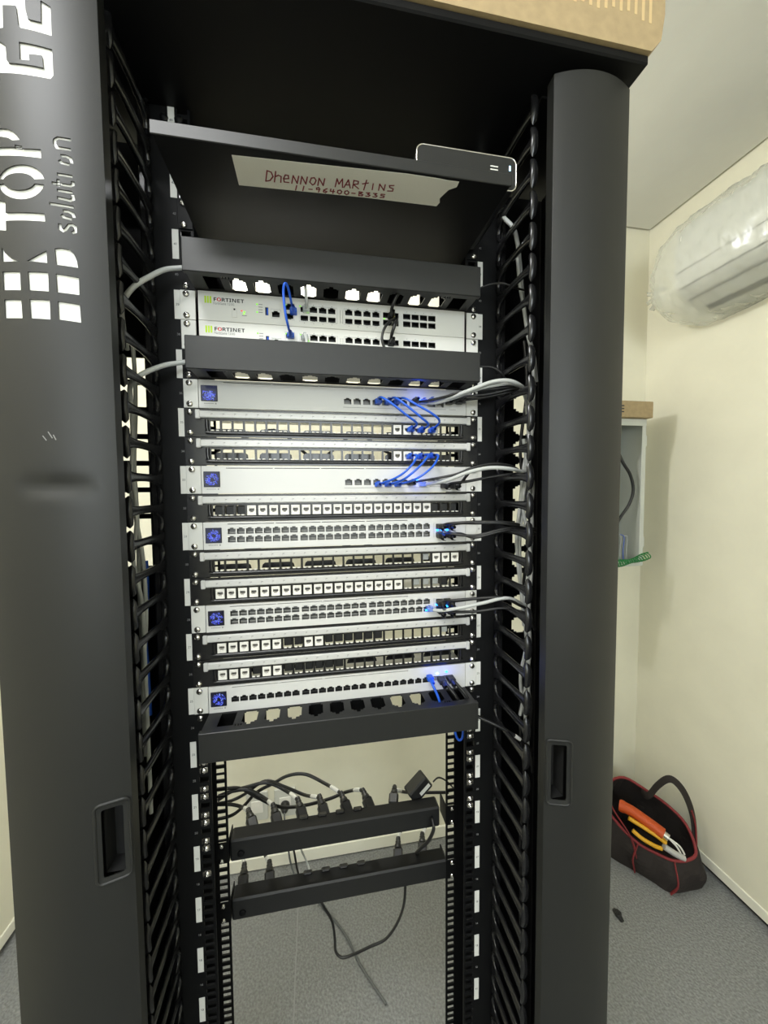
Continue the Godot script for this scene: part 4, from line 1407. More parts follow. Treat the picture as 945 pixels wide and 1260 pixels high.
func _ready() -> void:
	rng.seed = 7
	# camera
	var cam := Camera3D.new()
	cam.name = "camera"
	cam.keep_aspect = Camera3D.KEEP_HEIGHT
	cam.fov = 106.7
	cam.near = 0.01
	cam.far = 30.0
	cam.transform = Transform3D(Basis(Vector3(0.98371596, -0.0077707, 0.17956207), Vector3(0.01703708, 0.99859782, -0.05012112), Vector3(-0.17892081, 0.05236416, 0.982469)).orthonormalized(), Vector3(-0.04523685, 1.52328992, 0.64323689))
	add_child(cam)
	cam.current = true
	var we := WorldEnvironment.new()
	we.name = "environment"
	var env := Environment.new()
	env.background_mode = Environment.BG_COLOR
	env.background_color = Color(0.02, 0.02, 0.02)
	env.tonemap_mode = Environment.TONE_MAPPER_LINEAR
	env.tonemap_exposure = 2.2
	env.sdfgi_enabled = true
	env.ssao_enabled = true
	env.ssil_enabled = true
	we.environment = env
	add_child(we)
	materials()
	bulb(Vector3(-0.12, 2.42, -0.62), 0.265)
	lamp(Vector3(-0.6, TOP, 0.95), Vector2(0.6, 0.3), 1.15, "slim ceiling lamp left of the rack")
	fill_window(2.15)
	room()
	# cut-out lettering of the left duct cover, word by word
	cuts.append(PackedVector2Array([Vector2(-0.3675, 1.8330), Vector2(-0.3596, 1.8312), Vector2(-0.3602, 1.8202), Vector2(-0.3232, 1.8226), Vector2(-0.3229, 1.8143), Vector2(-0.3603, 1.8119), Vector2(-0.3606, 1.8020), Vector2(-0.3694, 1.8026)]))
	cuts.append(PackedVector2Array([Vector2(-0.3643, 1.8858), Vector2(-0.3411, 1.8869), Vector2(-0.3404, 1.8858), Vector2(-0.3235, 1.8878), Vector2(-0.3235, 1.8787), Vector2(-0.3648, 1.8773)]))
	cuts.append(PackedVector2Array([Vector2(-0.3631, 1.9048), Vector2(-0.3542, 1.9045), Vector2(-0.3488, 1.9024), Vector2(-0.3451, 1.8987), Vector2(-0.3423, 1.8941), Vector2(-0.3493, 1.8931), Vector2(-0.3531, 1.8953), Vector2(-0.3595, 1.8963), Vector2(-0.3637, 1.8963)]))
	cuts.append(PackedVector2Array([Vector2(-0.3472, 1.8892), Vector2(-0.3403, 1.8882), Vector2(-0.3405, 1.8854), Vector2(-0.3474, 1.8855)]))
	cuts.append(PackedVector2Array([Vector2(-0.3588, 1.9911), Vector2(-0.3557, 1.9896), Vector2(-0.3508, 1.9864), Vector2(-0.3504, 1.9718), Vector2(-0.3486, 1.9696), Vector2(-0.3176, 1.9708), Vector2(-0.3181, 1.9827), Vector2(-0.3298, 1.9812), Vector2(-0.3294, 1.9749), Vector2(-0.3382, 1.9740), Vector2(-0.3380, 1.9915), Vector2(-0.3091, 1.9918), Vector2(-0.3092, 1.9655), Vector2(-0.3118, 1.9613), Vector2(-0.3272, 1.9602), Vector2(-0.3559, 1.9592), Vector2(-0.3607, 1.9595)]))
	cuts.append(PackedVector2Array([Vector2(-0.3590, 2.0021), Vector2(-0.3522, 2.0032), Vector2(-0.3514, 2.0251), Vector2(-0.3392, 2.0263), Vector2(-0.3379, 2.0081), Vector2(-0.3359, 2.0053), Vector2(-0.3089, 2.0051), Vector2(-0.3087, 2.0340), Vector2(-0.3170, 2.0372), Vector2(-0.3177, 2.0156), Vector2(-0.3289, 2.0155), Vector2(-0.3306, 2.0237), Vector2(-0.3306, 2.0394), Vector2(-0.3570, 2.0357)]))
	cuts.append(PackedVector2Array([Vector2(-0.3656, 1.8538), Vector2(-0.3639, 1.8578), Vector2(-0.3610, 1.8614), Vector2(-0.3571, 1.8645), Vector2(-0.3525, 1.8670), Vector2(-0.3474, 1.8688), Vector2(-0.3422, 1.8697), Vector2(-0.3372, 1.8699), Vector2(-0.3325, 1.8691), Vector2(-0.3284, 1.8675), Vector2(-0.3252, 1.8650), Vector2(-0.3230, 1.8618), Vector2(-0.3218, 1.8580), Vector2(-0.3308, 1.8561), Vector2(-0.3318, 1.8577), Vector2(-0.3335, 1.8591), Vector2(-0.3357, 1.8601), Vector2(-0.3384, 1.8608), Vector2(-0.3415, 1.8610), Vector2(-0.3448, 1.8609), Vector2(-0.3481, 1.8605), Vector2(-0.3514, 1.8597), Vector2(-0.3544, 1.8586), Vector2(-0.3569, 1.8572), Vector2(-0.3589, 1.8556), Vector2(-0.3603, 1.8538)]))
	cuts.append(PackedVector2Array([Vector2(-0.3221, 1.8524), Vector2(-0.3236, 1.8480), Vector2(-0.3262, 1.8439), Vector2(-0.3297, 1.8402), Vector2(-0.3340, 1.8373), Vector2(-0.3389, 1.8353), Vector2(-0.3441, 1.8344), Vector2(-0.3493, 1.8346), Vector2(-0.3542, 1.8358), Vector2(-0.3586, 1.8381), Vector2(-0.3622, 1.8412), Vector2(-0.3647, 1.8449), Vector2(-0.3659, 1.8489), Vector2(-0.3605, 1.8496), Vector2(-0.3594, 1.8479), Vector2(-0.3576, 1.8463), Vector2(-0.3551, 1.8450), Vector2(-0.3522, 1.8441), Vector2(-0.3490, 1.8437), Vector2(-0.3457, 1.8437), Vector2(-0.3424, 1.8442), Vector2(-0.3392, 1.8451), Vector2(-0.3364, 1.8464), Vector2(-0.3340, 1.8481), Vector2(-0.3322, 1.8499), Vector2(-0.3310, 1.8519)]))
	cuts.append(PackedVector2Array([Vector2(-0.3668, 1.7312), Vector2(-0.3493, 1.7313), Vector2(-0.3491, 1.7119), Vector2(-0.3671, 1.7118)]))
	cuts.append(PackedVector2Array([Vector2(-0.3414, 1.7321), Vector2(-0.3225, 1.7329), Vector2(-0.3227, 1.7124), Vector2(-0.3412, 1.7122)]))
	cuts.append(PackedVector2Array([Vector2(-0.3153, 1.7326), Vector2(-0.2962, 1.7324), Vector2(-0.2957, 1.7128), Vector2(-0.3154, 1.7133)]))
	cuts.append(PackedVector2Array([Vector2(-0.3668, 1.7601), Vector2(-0.3489, 1.7603), Vector2(-0.3492, 1.7410), Vector2(-0.3671, 1.7409)]))
	cuts.append(PackedVector2Array([Vector2(-0.3415, 1.7607), Vector2(-0.3227, 1.7618), Vector2(-0.3229, 1.7418), Vector2(-0.3413, 1.7414)]))
	cuts.append(PackedVector2Array([Vector2(-0.3158, 1.7616), Vector2(-0.2958, 1.7612), Vector2(-0.2961, 1.7425), Vector2(-0.3156, 1.7420)]))
	cuts.append(PackedVector2Array([Vector2(-0.3661, 1.7851), Vector2(-0.3631, 1.7792), Vector2(-0.3567, 1.7734), Vector2(-0.3488, 1.7707), Vector2(-0.3666, 1.7701)]))
	cuts.append(PackedVector2Array([Vector2(-0.3417, 1.7716), Vector2(-0.3231, 1.7845), Vector2(-0.3230, 1.7715)]))
	cuts.append(PackedVector2Array([Vector2(-0.3158, 1.7878), Vector2(-0.3100, 1.7894), Vector2(-0.3030, 1.7892), Vector2(-0.2990, 1.7854), Vector2(-0.2968, 1.7787), Vector2(-0.2961, 1.7715), Vector2(-0.3151, 1.7710)]))
	strokes.append(PackedVector2Array([Vector2(-0.2998, 1.8076), Vector2(-0.2970, 1.8095), Vector2(-0.2968, 1.8147), Vector2(-0.2995, 1.8162), Vector2(-0.3023, 1.8151), Vector2(-0.3053, 1.8098), Vector2(-0.3075, 1.8080), Vector2(-0.3102, 1.8097), Vector2(-0.3100, 1.8148)]))
	strokes.append(PackedVector2Array([Vector2(-0.2993, 1.8221), Vector2(-0.3062, 1.8225), Vector2(-0.3082, 1.8249)]))
	strokes.append(PackedVector2Array([Vector2(-0.2975, 1.8239), Vector2(-0.2983, 1.8281), Vector2(-0.3024, 1.8295), Vector2(-0.3066, 1.8288)]))
	strokes.append(PackedVector2Array([Vector2(-0.2974, 1.8349), Vector2(-0.3184, 1.8337)]))
	strokes.append(PackedVector2Array([Vector2(-0.3113, 1.8415), Vector2(-0.3002, 1.8414), Vector2(-0.2974, 1.8434), Vector2(-0.2979, 1.8485)]))
	strokes.append(PackedVector2Array([Vector2(-0.2978, 1.8502), Vector2(-0.3110, 1.8491)]))
	strokes.append(PackedVector2Array([Vector2(-0.2970, 1.8621), Vector2(-0.2971, 1.8587), Vector2(-0.2993, 1.8568), Vector2(-0.3153, 1.8555)]))
	strokes.append(PackedVector2Array([Vector2(-0.3098, 1.8533), Vector2(-0.3095, 1.8609)]))
	strokes.append(PackedVector2Array([Vector2(-0.2971, 1.8671), Vector2(-0.3103, 1.8658)]))
	strokes.append(PackedVector2Array([Vector2(-0.3154, 1.8656), Vector2(-0.3170, 1.8657)]))
	strokes.append(PackedVector2Array([Vector2(-0.2991, 1.8787), Vector2(-0.3060, 1.8787), Vector2(-0.3079, 1.8810)]))
	strokes.append(PackedVector2Array([Vector2(-0.2973, 1.8806), Vector2(-0.2981, 1.8856), Vector2(-0.3022, 1.8867), Vector2(-0.3064, 1.8857)]))
	strokes.append(PackedVector2Array([Vector2(-0.2974, 1.8947), Vector2(-0.3092, 1.8932), Vector2(-0.3111, 1.8963), Vector2(-0.3109, 1.9005), Vector2(-0.3080, 1.9033), Vector2(-0.2970, 1.9049)]))
	ink.append(PackedVector2Array([Vector2(-0.1008, 0.1044), Vector2(-0.0972, 0.1216), Vector2(-0.0924, 0.1202), Vector2(-0.0907, 0.1136), Vector2(-0.0952, 0.1065), Vector2(-0.1008, 0.1044)]))
	ink.append(PackedVector2Array([Vector2(-0.0898, 0.1051), Vector2(-0.0866, 0.1221)]))
	ink.append(PackedVector2Array([Vector2(-0.0882, 0.1137), Vector2(-0.0835, 0.1168), Vector2(-0.0804, 0.1153), Vector2(-0.0817, 0.1057)]))
	ink.append(PackedVector2Array([Vector2(-0.0777, 0.1121), Vector2(-0.0711, 0.1136), Vector2(-0.0712, 0.1185), Vector2(-0.0749, 0.1189), Vector2(-0.0776, 0.1127), Vector2(-0.0772, 0.1071), Vector2(-0.0713, 0.1072)]))
	ink.append(PackedVector2Array([Vector2(-0.0676, 0.1067), Vector2(-0.0651, 0.1194), Vector2(-0.0606, 0.1077), Vector2(-0.0582, 0.1197)]))
	ink.append(PackedVector2Array([Vector2(-0.0564, 0.1074), Vector2(-0.0542, 0.1199), Vector2(-0.0494, 0.1085), Vector2(-0.0472, 0.1202)]))
	ink.append(PackedVector2Array([Vector2(-0.0408, 0.1085), Vector2(-0.0442, 0.1126), Vector2(-0.0422, 0.1195), Vector2(-0.0383, 0.1207), Vector2(-0.0361, 0.1167), Vector2(-0.0380, 0.1108), Vector2(-0.0408, 0.1085)]))
	ink.append(PackedVector2Array([Vector2(-0.0338, 0.1090), Vector2(-0.0322, 0.1210), Vector2(-0.0268, 0.1100), Vector2(-0.0251, 0.1214)]))
	ink.append(PackedVector2Array([Vector2(-0.0110, 0.1106), Vector2(-0.0092, 0.1241), Vector2(-0.0064, 0.1159), Vector2(-0.0023, 0.1249), Vector2(-0.0013, 0.1112)]))
	ink.append(PackedVector2Array([Vector2(0.0005, 0.1114), Vector2(0.0055, 0.1248), Vector2(0.0089, 0.1119)]))
	ink.append(PackedVector2Array([Vector2(0.0023, 0.1160), Vector2(0.0080, 0.1168)]))
	ink.append(PackedVector2Array([Vector2(0.0120, 0.1122), Vector2(0.0126, 0.1251), Vector2(0.0185, 0.1245), Vector2(0.0186, 0.1203), Vector2(0.0126, 0.1185), Vector2(0.0200, 0.1127)]))
	ink.append(PackedVector2Array([Vector2(0.0272, 0.1118), Vector2(0.0289, 0.1282)]))
	ink.append(PackedVector2Array([Vector2(0.0243, 0.1215), Vector2(0.0317, 0.1242)]))
	ink.append(PackedVector2Array([Vector2(0.0384, 0.1140), Vector2(0.0383, 0.1241)]))
	ink.append(PackedVector2Array([Vector2(0.0470, 0.1146), Vector2(0.0469, 0.1250), Vector2(0.0542, 0.1155), Vector2(0.0542, 0.1253)]))
	ink.append(PackedVector2Array([Vector2(0.0658, 0.1259), Vector2(0.0601, 0.1248), Vector2(0.0609, 0.1218), Vector2(0.0660, 0.1203), Vector2(0.0660, 0.1163), Vector2(0.0592, 0.1154)]))
	ink.append(PackedVector2Array([Vector2(-0.0632, 0.0959), Vector2(-0.0614, 0.1039)]))
	ink.append(PackedVector2Array([Vector2(-0.0537, 0.0965), Vector2(-0.0520, 0.1044)]))
	ink.append(PackedVector2Array([Vector2(-0.0456, 0.1005), Vector2(-0.0413, 0.1008)]))
	ink.append(PackedVector2Array([Vector2(-0.0313, 0.1027), Vector2(-0.0354, 0.1016), Vector2(-0.0355, 0.1043), Vector2(-0.0325, 0.1056), Vector2(-0.0312, 0.1036), Vector2(-0.0328, 0.0976)]))
	ink.append(PackedVector2Array([Vector2(-0.0216, 0.1055), Vector2(-0.0258, 0.1024), Vector2(-0.0264, 0.0992), Vector2(-0.0235, 0.0982), Vector2(-0.0216, 0.1003), Vector2(-0.0255, 0.1016)]))
	ink.append(PackedVector2Array([Vector2(-0.0165, 0.1058), Vector2(-0.0171, 0.1020), Vector2(-0.0115, 0.1023)]))
	ink.append(PackedVector2Array([Vector2(-0.0129, 0.1054), Vector2(-0.0135, 0.0987)]))
	ink.append(PackedVector2Array([Vector2(-0.0049, 0.0992), Vector2(-0.0075, 0.1011), Vector2(-0.0070, 0.1048), Vector2(-0.0040, 0.1061), Vector2(-0.0018, 0.1039), Vector2(-0.0027, 0.1005), Vector2(-0.0049, 0.0992)]))
	ink.append(PackedVector2Array([Vector2(0.0048, 0.0997), Vector2(0.0022, 0.1016), Vector2(0.0026, 0.1053), Vector2(0.0056, 0.1066), Vector2(0.0078, 0.1044), Vector2(0.0071, 0.1010), Vector2(0.0048, 0.0997)]))
	ink.append(PackedVector2Array([Vector2(0.0119, 0.1035), Vector2(0.0164, 0.1038)]))
	ink.append(PackedVector2Array([Vector2(0.0218, 0.1007), Vector2(0.0216, 0.1076), Vector2(0.0261, 0.1073), Vector2(0.0224, 0.1044), Vector2(0.0270, 0.1035), Vector2(0.0263, 0.1012), Vector2(0.0218, 0.1007)]))
	ink.append(PackedVector2Array([Vector2(0.0314, 0.1075), Vector2(0.0359, 0.1080), Vector2(0.0334, 0.1052), Vector2(0.0368, 0.1040), Vector2(0.0354, 0.1017), Vector2(0.0313, 0.1015)]))
	ink.append(PackedVector2Array([Vector2(0.0412, 0.1080), Vector2(0.0457, 0.1085), Vector2(0.0432, 0.1057), Vector2(0.0467, 0.1045), Vector2(0.0454, 0.1023), Vector2(0.0412, 0.1021)]))
	ink.append(PackedVector2Array([Vector2(0.0567, 0.1088), Vector2(0.0518, 0.1085), Vector2(0.0516, 0.1061), Vector2(0.0562, 0.1058), Vector2(0.0561, 0.1032), Vector2(0.0511, 0.1023)]))
	rack()
	finger_duct(-1.0, -0.270, -0.400, "black finger duct left of the switches, its cover pierced with white lettering", Vector2(1.42, 1.77))
	finger_duct(1.0, 0.283, 0.400, "black finger duct right of the switches, behind the plain curved cover", Vector2(1.25, 1.72))
	shelf()
	cable_manager(40, "black horizontal cable manager directly under the top shelf", [1, 2, 4, 6, 7, 9, 10])
	cable_manager(37, "black horizontal cable manager hiding the lower half of the second firewall", [1, 2, 4, 6, 7, 9, 10])
	cable_manager(24, "black horizontal cable manager below the lowest switch, seen from above", [1, 2, 3, 8, 9])
	firewall(39, "upper white firewall, its whole front showing under the topmost cable manager")
	firewall(38, "lower white firewall, half hidden by a flat black cable cover")
	var cages2 := [Vector2(0.1565, -0.0045), Vector2(0.1715, -0.0045)]
	var lines := [Rect2(0.004, -0.0142, 0.145, 0.0006), Rect2(0.1525, -0.0128, 0.03, 0.0006), Rect2(0.188, -0.0128, 0.012, 0.0006)]
	hosts[36] = str(network_switch(36, 0, "topmost pale network switch, eight ports with three blue cords looping downward", row_of_eight(-0.0046), cages2, lines).name)
	hosts[33] = str(network_switch(33, 1, "second pale network switch, eight ports with three blue cords rising upward", row_of_eight(-0.0050), cages2, lines).name)
	var cages4 := [Vector2(0.1705, 0.0062), Vector2(0.1845, 0.0062), Vector2(0.1705, -0.0062), Vector2(0.1845, -0.0062)]
	hosts[31] = str(network_switch(31, 2, "upper of the two pale network switches with double rows of ports", two_rows(false), cages4, [Rect2(0.1600, -0.0128, 0.0006, 0.0256)]).name)
	hosts[28] = str(network_switch(28, 3, "lower of the two pale network switches with double rows of ports", two_rows(false), cages4, [Rect2(0.1600, -0.0128, 0.0006, 0.0256)]).name)
	hosts[25] = str(network_switch(25, 4, "lowest pale network switch, one row of dark ports along its lower edge", one_row(-0.0026), [Vector2(0.1660, -0.001), Vector2(0.1830, -0.001)], []).name)
	patch_panel(35, "empty patch panel right under the topmost switch, three blue plugs at its right", [17, 18, 19], [21])
	patch_panel(34, "empty patch panel right above the second switch, three blue plugs at its right", [17, 18, 19], [20])
	patch_panel(32, "patch panel with a long row of white jacks between second and third switch", range(3, 21), [], [0, 1, 2, 21, 22, 23])
	patch_panel(30, "nearly empty patch panel with only three white jacks at its right end", [21, 22, 23], [20])
	patch_panel(29, "patch panel with white jacks from its left end, right above the fourth switch", range(0, 18), [19, 20, 21], [22])
	patch_panel(27, "patch panel with six white jacks and then two more, below the fourth switch", [0, 1, 2, 3, 4, 5, 8, 9], [22], [6, 7, 10, 11, 12, 13, 14, 15])
	patch_panel(26, "lowest patch panel, three white jacks, a gap, then two more", [0, 1, 2, 4, 5], [], [3, 6, 7, 8, 9, 10, 11])
	blue_leds()
	power_strip(0.833, "upper black power strip with seven cords plugged into its back", -0.217, 0.205, 0.0)
	power_strip(0.712, "lower black power strip with four cords and some empty outlets", -0.217, 0.222, 0.0)
	cord("patch_cable", "blue patch cord from the leftmost plugged port of the topmost switch to the panel below", "patch cord", "", M.blue, 0.0019, [Vector3(0.062, 1.674, 0.004), Vector3(0.062, 1.676, 0.030), Vector3(0.076, 1.664, 0.045), Vector3(0.101, 1.645, 0.047), Vector3(0.121, 1.634, 0.036), Vector3(0.118, 1.629, 0.006)], "blue", "blue")
	cord("patch_cable", "blue patch cord from the middle plugged port of the topmost switch to the panel below", "patch cord", "", M.blue, 0.0019, [Vector3(0.079, 1.674, 0.004), Vector3(0.085, 1.676, 0.030), Vector3(0.101, 1.661, 0.045), Vector3(0.125, 1.642, 0.047), Vector3(0.141, 1.633, 0.034), Vector3(0.136, 1.628, 0.006)], "blue", "blue")
	cord("patch_cable", "blue patch cord with the widest rightward loop below the topmost switch", "patch cord", "", M.blue, 0.0019, [Vector3(0.094, 1.675, 0.004), Vector3(0.100, 1.676, 0.030), Vector3(0.121, 1.661, 0.045), Vector3(0.146, 1.647, 0.047), Vector3(0.160, 1.638, 0.034), Vector3(0.155, 1.628, 0.006)], "blue", "blue")
	cord("patch_cable", "blue patch cord from second switch up to the leftmost blue plug above it", "patch cord", "", M.blue, 0.0019, [Vector3(0.115, 1.583, 0.006), Vector3(0.122, 1.584, 0.030), Vector3(0.114, 1.571, 0.042), Vector3(0.098, 1.555, 0.045), Vector3(0.081, 1.544, 0.035), Vector3(0.061, 1.536, 0.004)], "blue", "blue")
	cord("patch_cable", "blue patch cord from second switch up to the middle blue plug above it", "patch cord", "", M.blue, 0.0019, [Vector3(0.133, 1.583, 0.006), Vector3(0.142, 1.585, 0.030), Vector3(0.130, 1.571, 0.042), Vector3(0.111, 1.554, 0.045), Vector3(0.095, 1.542, 0.035), Vector3(0.078, 1.536, 0.004)], "blue", "blue")
	cord("patch_cable", "blue patch cord from second switch up in the widest curve to the rightmost plug", "patch cord", "", M.blue, 0.0019, [Vector3(0.152, 1.584, 0.006), Vector3(0.159, 1.584, 0.030), Vector3(0.148, 1.567, 0.042), Vector3(0.129, 1.551, 0.045), Vector3(0.111, 1.541, 0.035), Vector3(0.095, 1.536, 0.004)], "blue", "blue")
	cord("patch_cable", "blue patch cord looping between the two stacked white firewalls", "patch cord", "", M.blue, 0.0019, [Vector3(-0.073, 1.810, 0.004), Vector3(-0.075, 1.814, 0.030), Vector3(-0.079, 1.827, 0.050), Vector3(-0.083, 1.827, 0.055), Vector3(-0.085, 1.815, 0.050), Vector3(-0.083, 1.790, 0.047), Vector3(-0.080, 1.775, 0.036), Vector3(-0.078, 1.773, 0.004)], "blue", "blue")
	cord("patch_cable", "grey patch cord with a clear plug hanging from the cable manager into the upper firewall", "patch cord", "", M.gray, 0.0024, [Vector3(-0.053, 1.814, 0.004), Vector3(-0.052, 1.816, 0.028), Vector3(-0.053, 1.829, 0.036), Vector3(-0.054, 1.844, 0.038), Vector3(-0.053, 1.862, 0.038)], "clear", "")
	cord("patch_cable", "grey patch cord with a clear plug in the lower firewall behind the flat cable cover", "patch cord", "", M.gray, 0.0024, [Vector3(-0.056, 1.770, 0.004), Vector3(-0.055, 1.769, 0.025), Vector3(-0.052, 1.748, 0.036), Vector3(-0.050, 1.723, 0.038)], "clear", "")
	cord("uplink_cable", "short black cable with a yellow-latched plug bending up from the upper firewall", "cable", "", M.rubber, 0.0026, [Vector3(0.085, 1.814, 0.004), Vector3(0.082, 1.817, 0.028), Vector3(0.086, 1.829, 0.036), Vector3(0.093, 1.841, 0.040), Vector3(0.098, 1.856, 0.040)], "black", "")
	cord("uplink_cable", "black cable looping in front of the ports between the upper and lower firewall", "cable", "", M.rubber, 0.0022, [Vector3(0.090, 1.805, 0.004), Vector3(0.081, 1.798, 0.030), Vector3(0.069, 1.783, 0.040), Vector3(0.063, 1.765, 0.043), Vector3(0.067, 1.749, 0.043), Vector3(0.076, 1.736, 0.040)], "black", "")
	cord("uplink_cable", "short black cable with a yellow-latched plug in the lower firewall", "cable", "", M.rubber, 0.0026, [Vector3(0.085, 1.771, 0.004), Vector3(0.082, 1.777, 0.026), Vector3(0.086, 1.790, 0.032), Vector3(0.092, 1.803, 0.020), Vector3(0.094, 1.814, 0.004)], "black", "")
	cord("network_cable", "grey cable arching from the upper flat cable cover into the left finger duct", "cable", "", M.gray, 0.0034, [Vector3(-0.220, 1.852, 0.030), Vector3(-0.231, 1.850, 0.030), Vector3(-0.250, 1.843, 0.035), Vector3(-0.266, 1.823, 0.050), Vector3(-0.280, 1.805, 0.060), Vector3(-0.293, 1.787, 0.060), Vector3(-0.306, 1.776, 0.040), Vector3(-0.318, 1.740, 0.000)])
	cord("network_cable", "grey cable arching from the lower flat cable cover into the left finger duct", "cable", "", M.gray, 0.0034, [Vector3(-0.224, 1.717, 0.030), Vector3(-0.235, 1.715, 0.030), Vector3(-0.254, 1.709, 0.035), Vector3(-0.271, 1.695, 0.050), Vector3(-0.285, 1.683, 0.055), Vector3(-0.304, 1.673, 0.030), Vector3(-0.313, 1.631, 0.000)])
	cord("uplink_cable", "thick grey cable arching over the rest from the topmost switch into the right finger duct", "cable", "", M.gray, 0.0033, [Vector3(0.154, 1.678, 0.004), Vector3(0.164, 1.675, 0.020), Vector3(0.182, 1.679, 0.040), Vector3(0.205, 1.686, 0.060), Vector3(0.234, 1.696, 0.070), Vector3(0.259, 1.698, 0.075), Vector3(0.283, 1.693, 0.070), Vector3(0.307, 1.686, 0.050), Vector3(0.324, 1.662, 0.035), Vector3(0.329, 1.628, 0.030), Vector3(0.320, 1.593, 0.030)], "lit", "")
	cord("uplink_cable", "thinner grey cable under the thick one from the topmost switch to the right duct", "cable", "", M.gray, 0.0026, [Vector3(0.140, 1.676, 0.004), Vector3(0.157, 1.672, 0.020), Vector3(0.186, 1.678, 0.038), Vector3(0.214, 1.687, 0.055), Vector3(0.244, 1.693, 0.064), Vector3(0.275, 1.696, 0.064), Vector3(0.301, 1.687, 0.050), Vector3(0.322, 1.656, 0.030), Vector3(0.323, 1.614, 0.030)], "lit", "")
	cord("uplink_cable", "black cable rising under the grey pair at the topmost switch", "cable", "", M.rubber, 0.0022, [Vector3(0.126, 1.677, 0.004), Vector3(0.142, 1.675, 0.020), Vector3(0.169, 1.679, 0.036), Vector3(0.195, 1.685, 0.050), Vector3(0.234, 1.688, 0.056), Vector3(0.278, 1.693, 0.060), Vector3(0.310, 1.696, 0.050), Vector3(0.322, 1.700, 0.050)], "black", "")
	cord("dac_cable", "black plugged cable nearest the ear of the topmost switch, upper of two", "cable", "", M.rubber, 0.0024, [Vector3(0.187, 1.678, 0.004), Vector3(0.191, 1.677, 0.025), Vector3(0.206, 1.680, 0.040), Vector3(0.237, 1.682, 0.050), Vector3(0.278, 1.690, 0.060), Vector3(0.313, 1.696, 0.050), Vector3(0.325, 1.700, 0.050)], "sfp", "")
	cord("dac_cable", "black plugged cable nearest the ear of the topmost switch, lower of two", "cable", "", M.rubber, 0.0024, [Vector3(0.205, 1.679, 0.004), Vector3(0.208, 1.678, 0.025), Vector3(0.227, 1.678, 0.040), Vector3(0.259, 1.683, 0.050), Vector3(0.292, 1.690, 0.055), Vector3(0.317, 1.692, 0.050)], "sfp", "")
	cord("uplink_cable", "black cable arching above the grey ones from the second switch", "cable", "", M.rubber, 0.0020, [Vector3(0.118, 1.538, 0.004), Vector3(0.128, 1.541, 0.020), Vector3(0.158, 1.546, 0.036), Vector3(0.186, 1.552, 0.046), Vector3(0.207, 1.561, 0.055), Vector3(0.240, 1.568, 0.060), Vector3(0.273, 1.565, 0.060), Vector3(0.300, 1.555, 0.050)], "black", "")
	cord("uplink_cable", "thick grey cable from the glowing blue plug of the second switch to the right duct", "cable", "", M.gray, 0.0033, [Vector3(0.138, 1.536, 0.004), Vector3(0.149, 1.537, 0.020), Vector3(0.174, 1.543, 0.040), Vector3(0.204, 1.555, 0.055), Vector3(0.234, 1.561, 0.064), Vector3(0.263, 1.560, 0.068), Vector3(0.291, 1.556, 0.060), Vector3(0.315, 1.551, 0.050), Vector3(0.333, 1.529, 0.030), Vector3(0.328, 1.486, 0.030)], "lit", "")
	cord("dac_cable", "black plugged cable beside the ear of the second switch, upper of two", "cable", "", M.rubber, 0.0024, [Vector3(0.178, 1.533, 0.004), Vector3(0.185, 1.537, 0.025), Vector3(0.207, 1.540, 0.040), Vector3(0.245, 1.547, 0.050), Vector3(0.286, 1.552, 0.055), Vector3(0.322, 1.551, 0.045)], "sfp", "")
	cord("dac_cable", "black plugged cable beside the ear of the second switch, lower of two", "cable", "", M.rubber, 0.0024, [Vector3(0.196, 1.532, 0.004), Vector3(0.200, 1.537, 0.025), Vector3(0.205, 1.549, 0.040), Vector3(0.212, 1.560, 0.045), Vector3(0.226, 1.564, 0.045), Vector3(0.244, 1.567, 0.050)], "sfp", "")
	cord("dac_cable", "black cable in the top left of the four lit cages on the third switch", "cable", "", M.rubber, 0.0024, [Vector3(0.170, 1.463, 0.004), Vector3(0.183, 1.469, 0.028), Vector3(0.219, 1.472, 0.045), Vector3(0.258, 1.472, 0.055), Vector3(0.287, 1.468, 0.055), Vector3(0.310, 1.462, 0.050), Vector3(0.330, 1.457, 0.045)], "sfp", "", 1)
	cord("dac_cable", "black cable in the top right of the four lit cages on the third switch", "cable", "", M.rubber, 0.0024, [Vector3(0.187, 1.463, 0.004), Vector3(0.199, 1.469, 0.028), Vector3(0.219, 1.470, 0.045), Vector3(0.258, 1.470, 0.055), Vector3(0.287, 1.465, 0.055), Vector3(0.310, 1.460, 0.050), Vector3(0.330, 1.455, 0.045)], "sfp", "", 0)
	cord("dac_cable", "black cable in the bottom left of the four lit cages on the third switch", "cable", "", M.rubber, 0.0024, [Vector3(0.170, 1.447, 0.004), Vector3(0.183, 1.451, 0.028), Vector3(0.219, 1.449, 0.045), Vector3(0.258, 1.459, 0.055), Vector3(0.287, 1.461, 0.055), Vector3(0.310, 1.456, 0.050), Vector3(0.330, 1.450, 0.045)], "sfp", "", 0)
	cord("dac_cable", "black cable in the bottom right of the four lit cages on the third switch", "cable", "", M.rubber, 0.0024, [Vector3(0.187, 1.447, 0.004), Vector3(0.199, 1.451, 0.028), Vector3(0.219, 1.446, 0.045), Vector3(0.258, 1.456, 0.055), Vector3(0.287, 1.458, 0.055), Vector3(0.310, 1.453, 0.050), Vector3(0.330, 1.447, 0.045)], "sfp", "", 1)
	cord("dac_cable", "black cable in the top left of the four lit cages on the fourth switch", "cable", "", M.rubber, 0.0024, [Vector3(0.170, 1.328, 0.004), Vector3(0.183, 1.336, 0.028), Vector3(0.227, 1.342, 0.045), Vector3(0.263, 1.344, 0.055), Vector3(0.293, 1.330, 0.055), Vector3(0.316, 1.315, 0.048), Vector3(0.334, 1.278, 0.040)], "sfp", "")
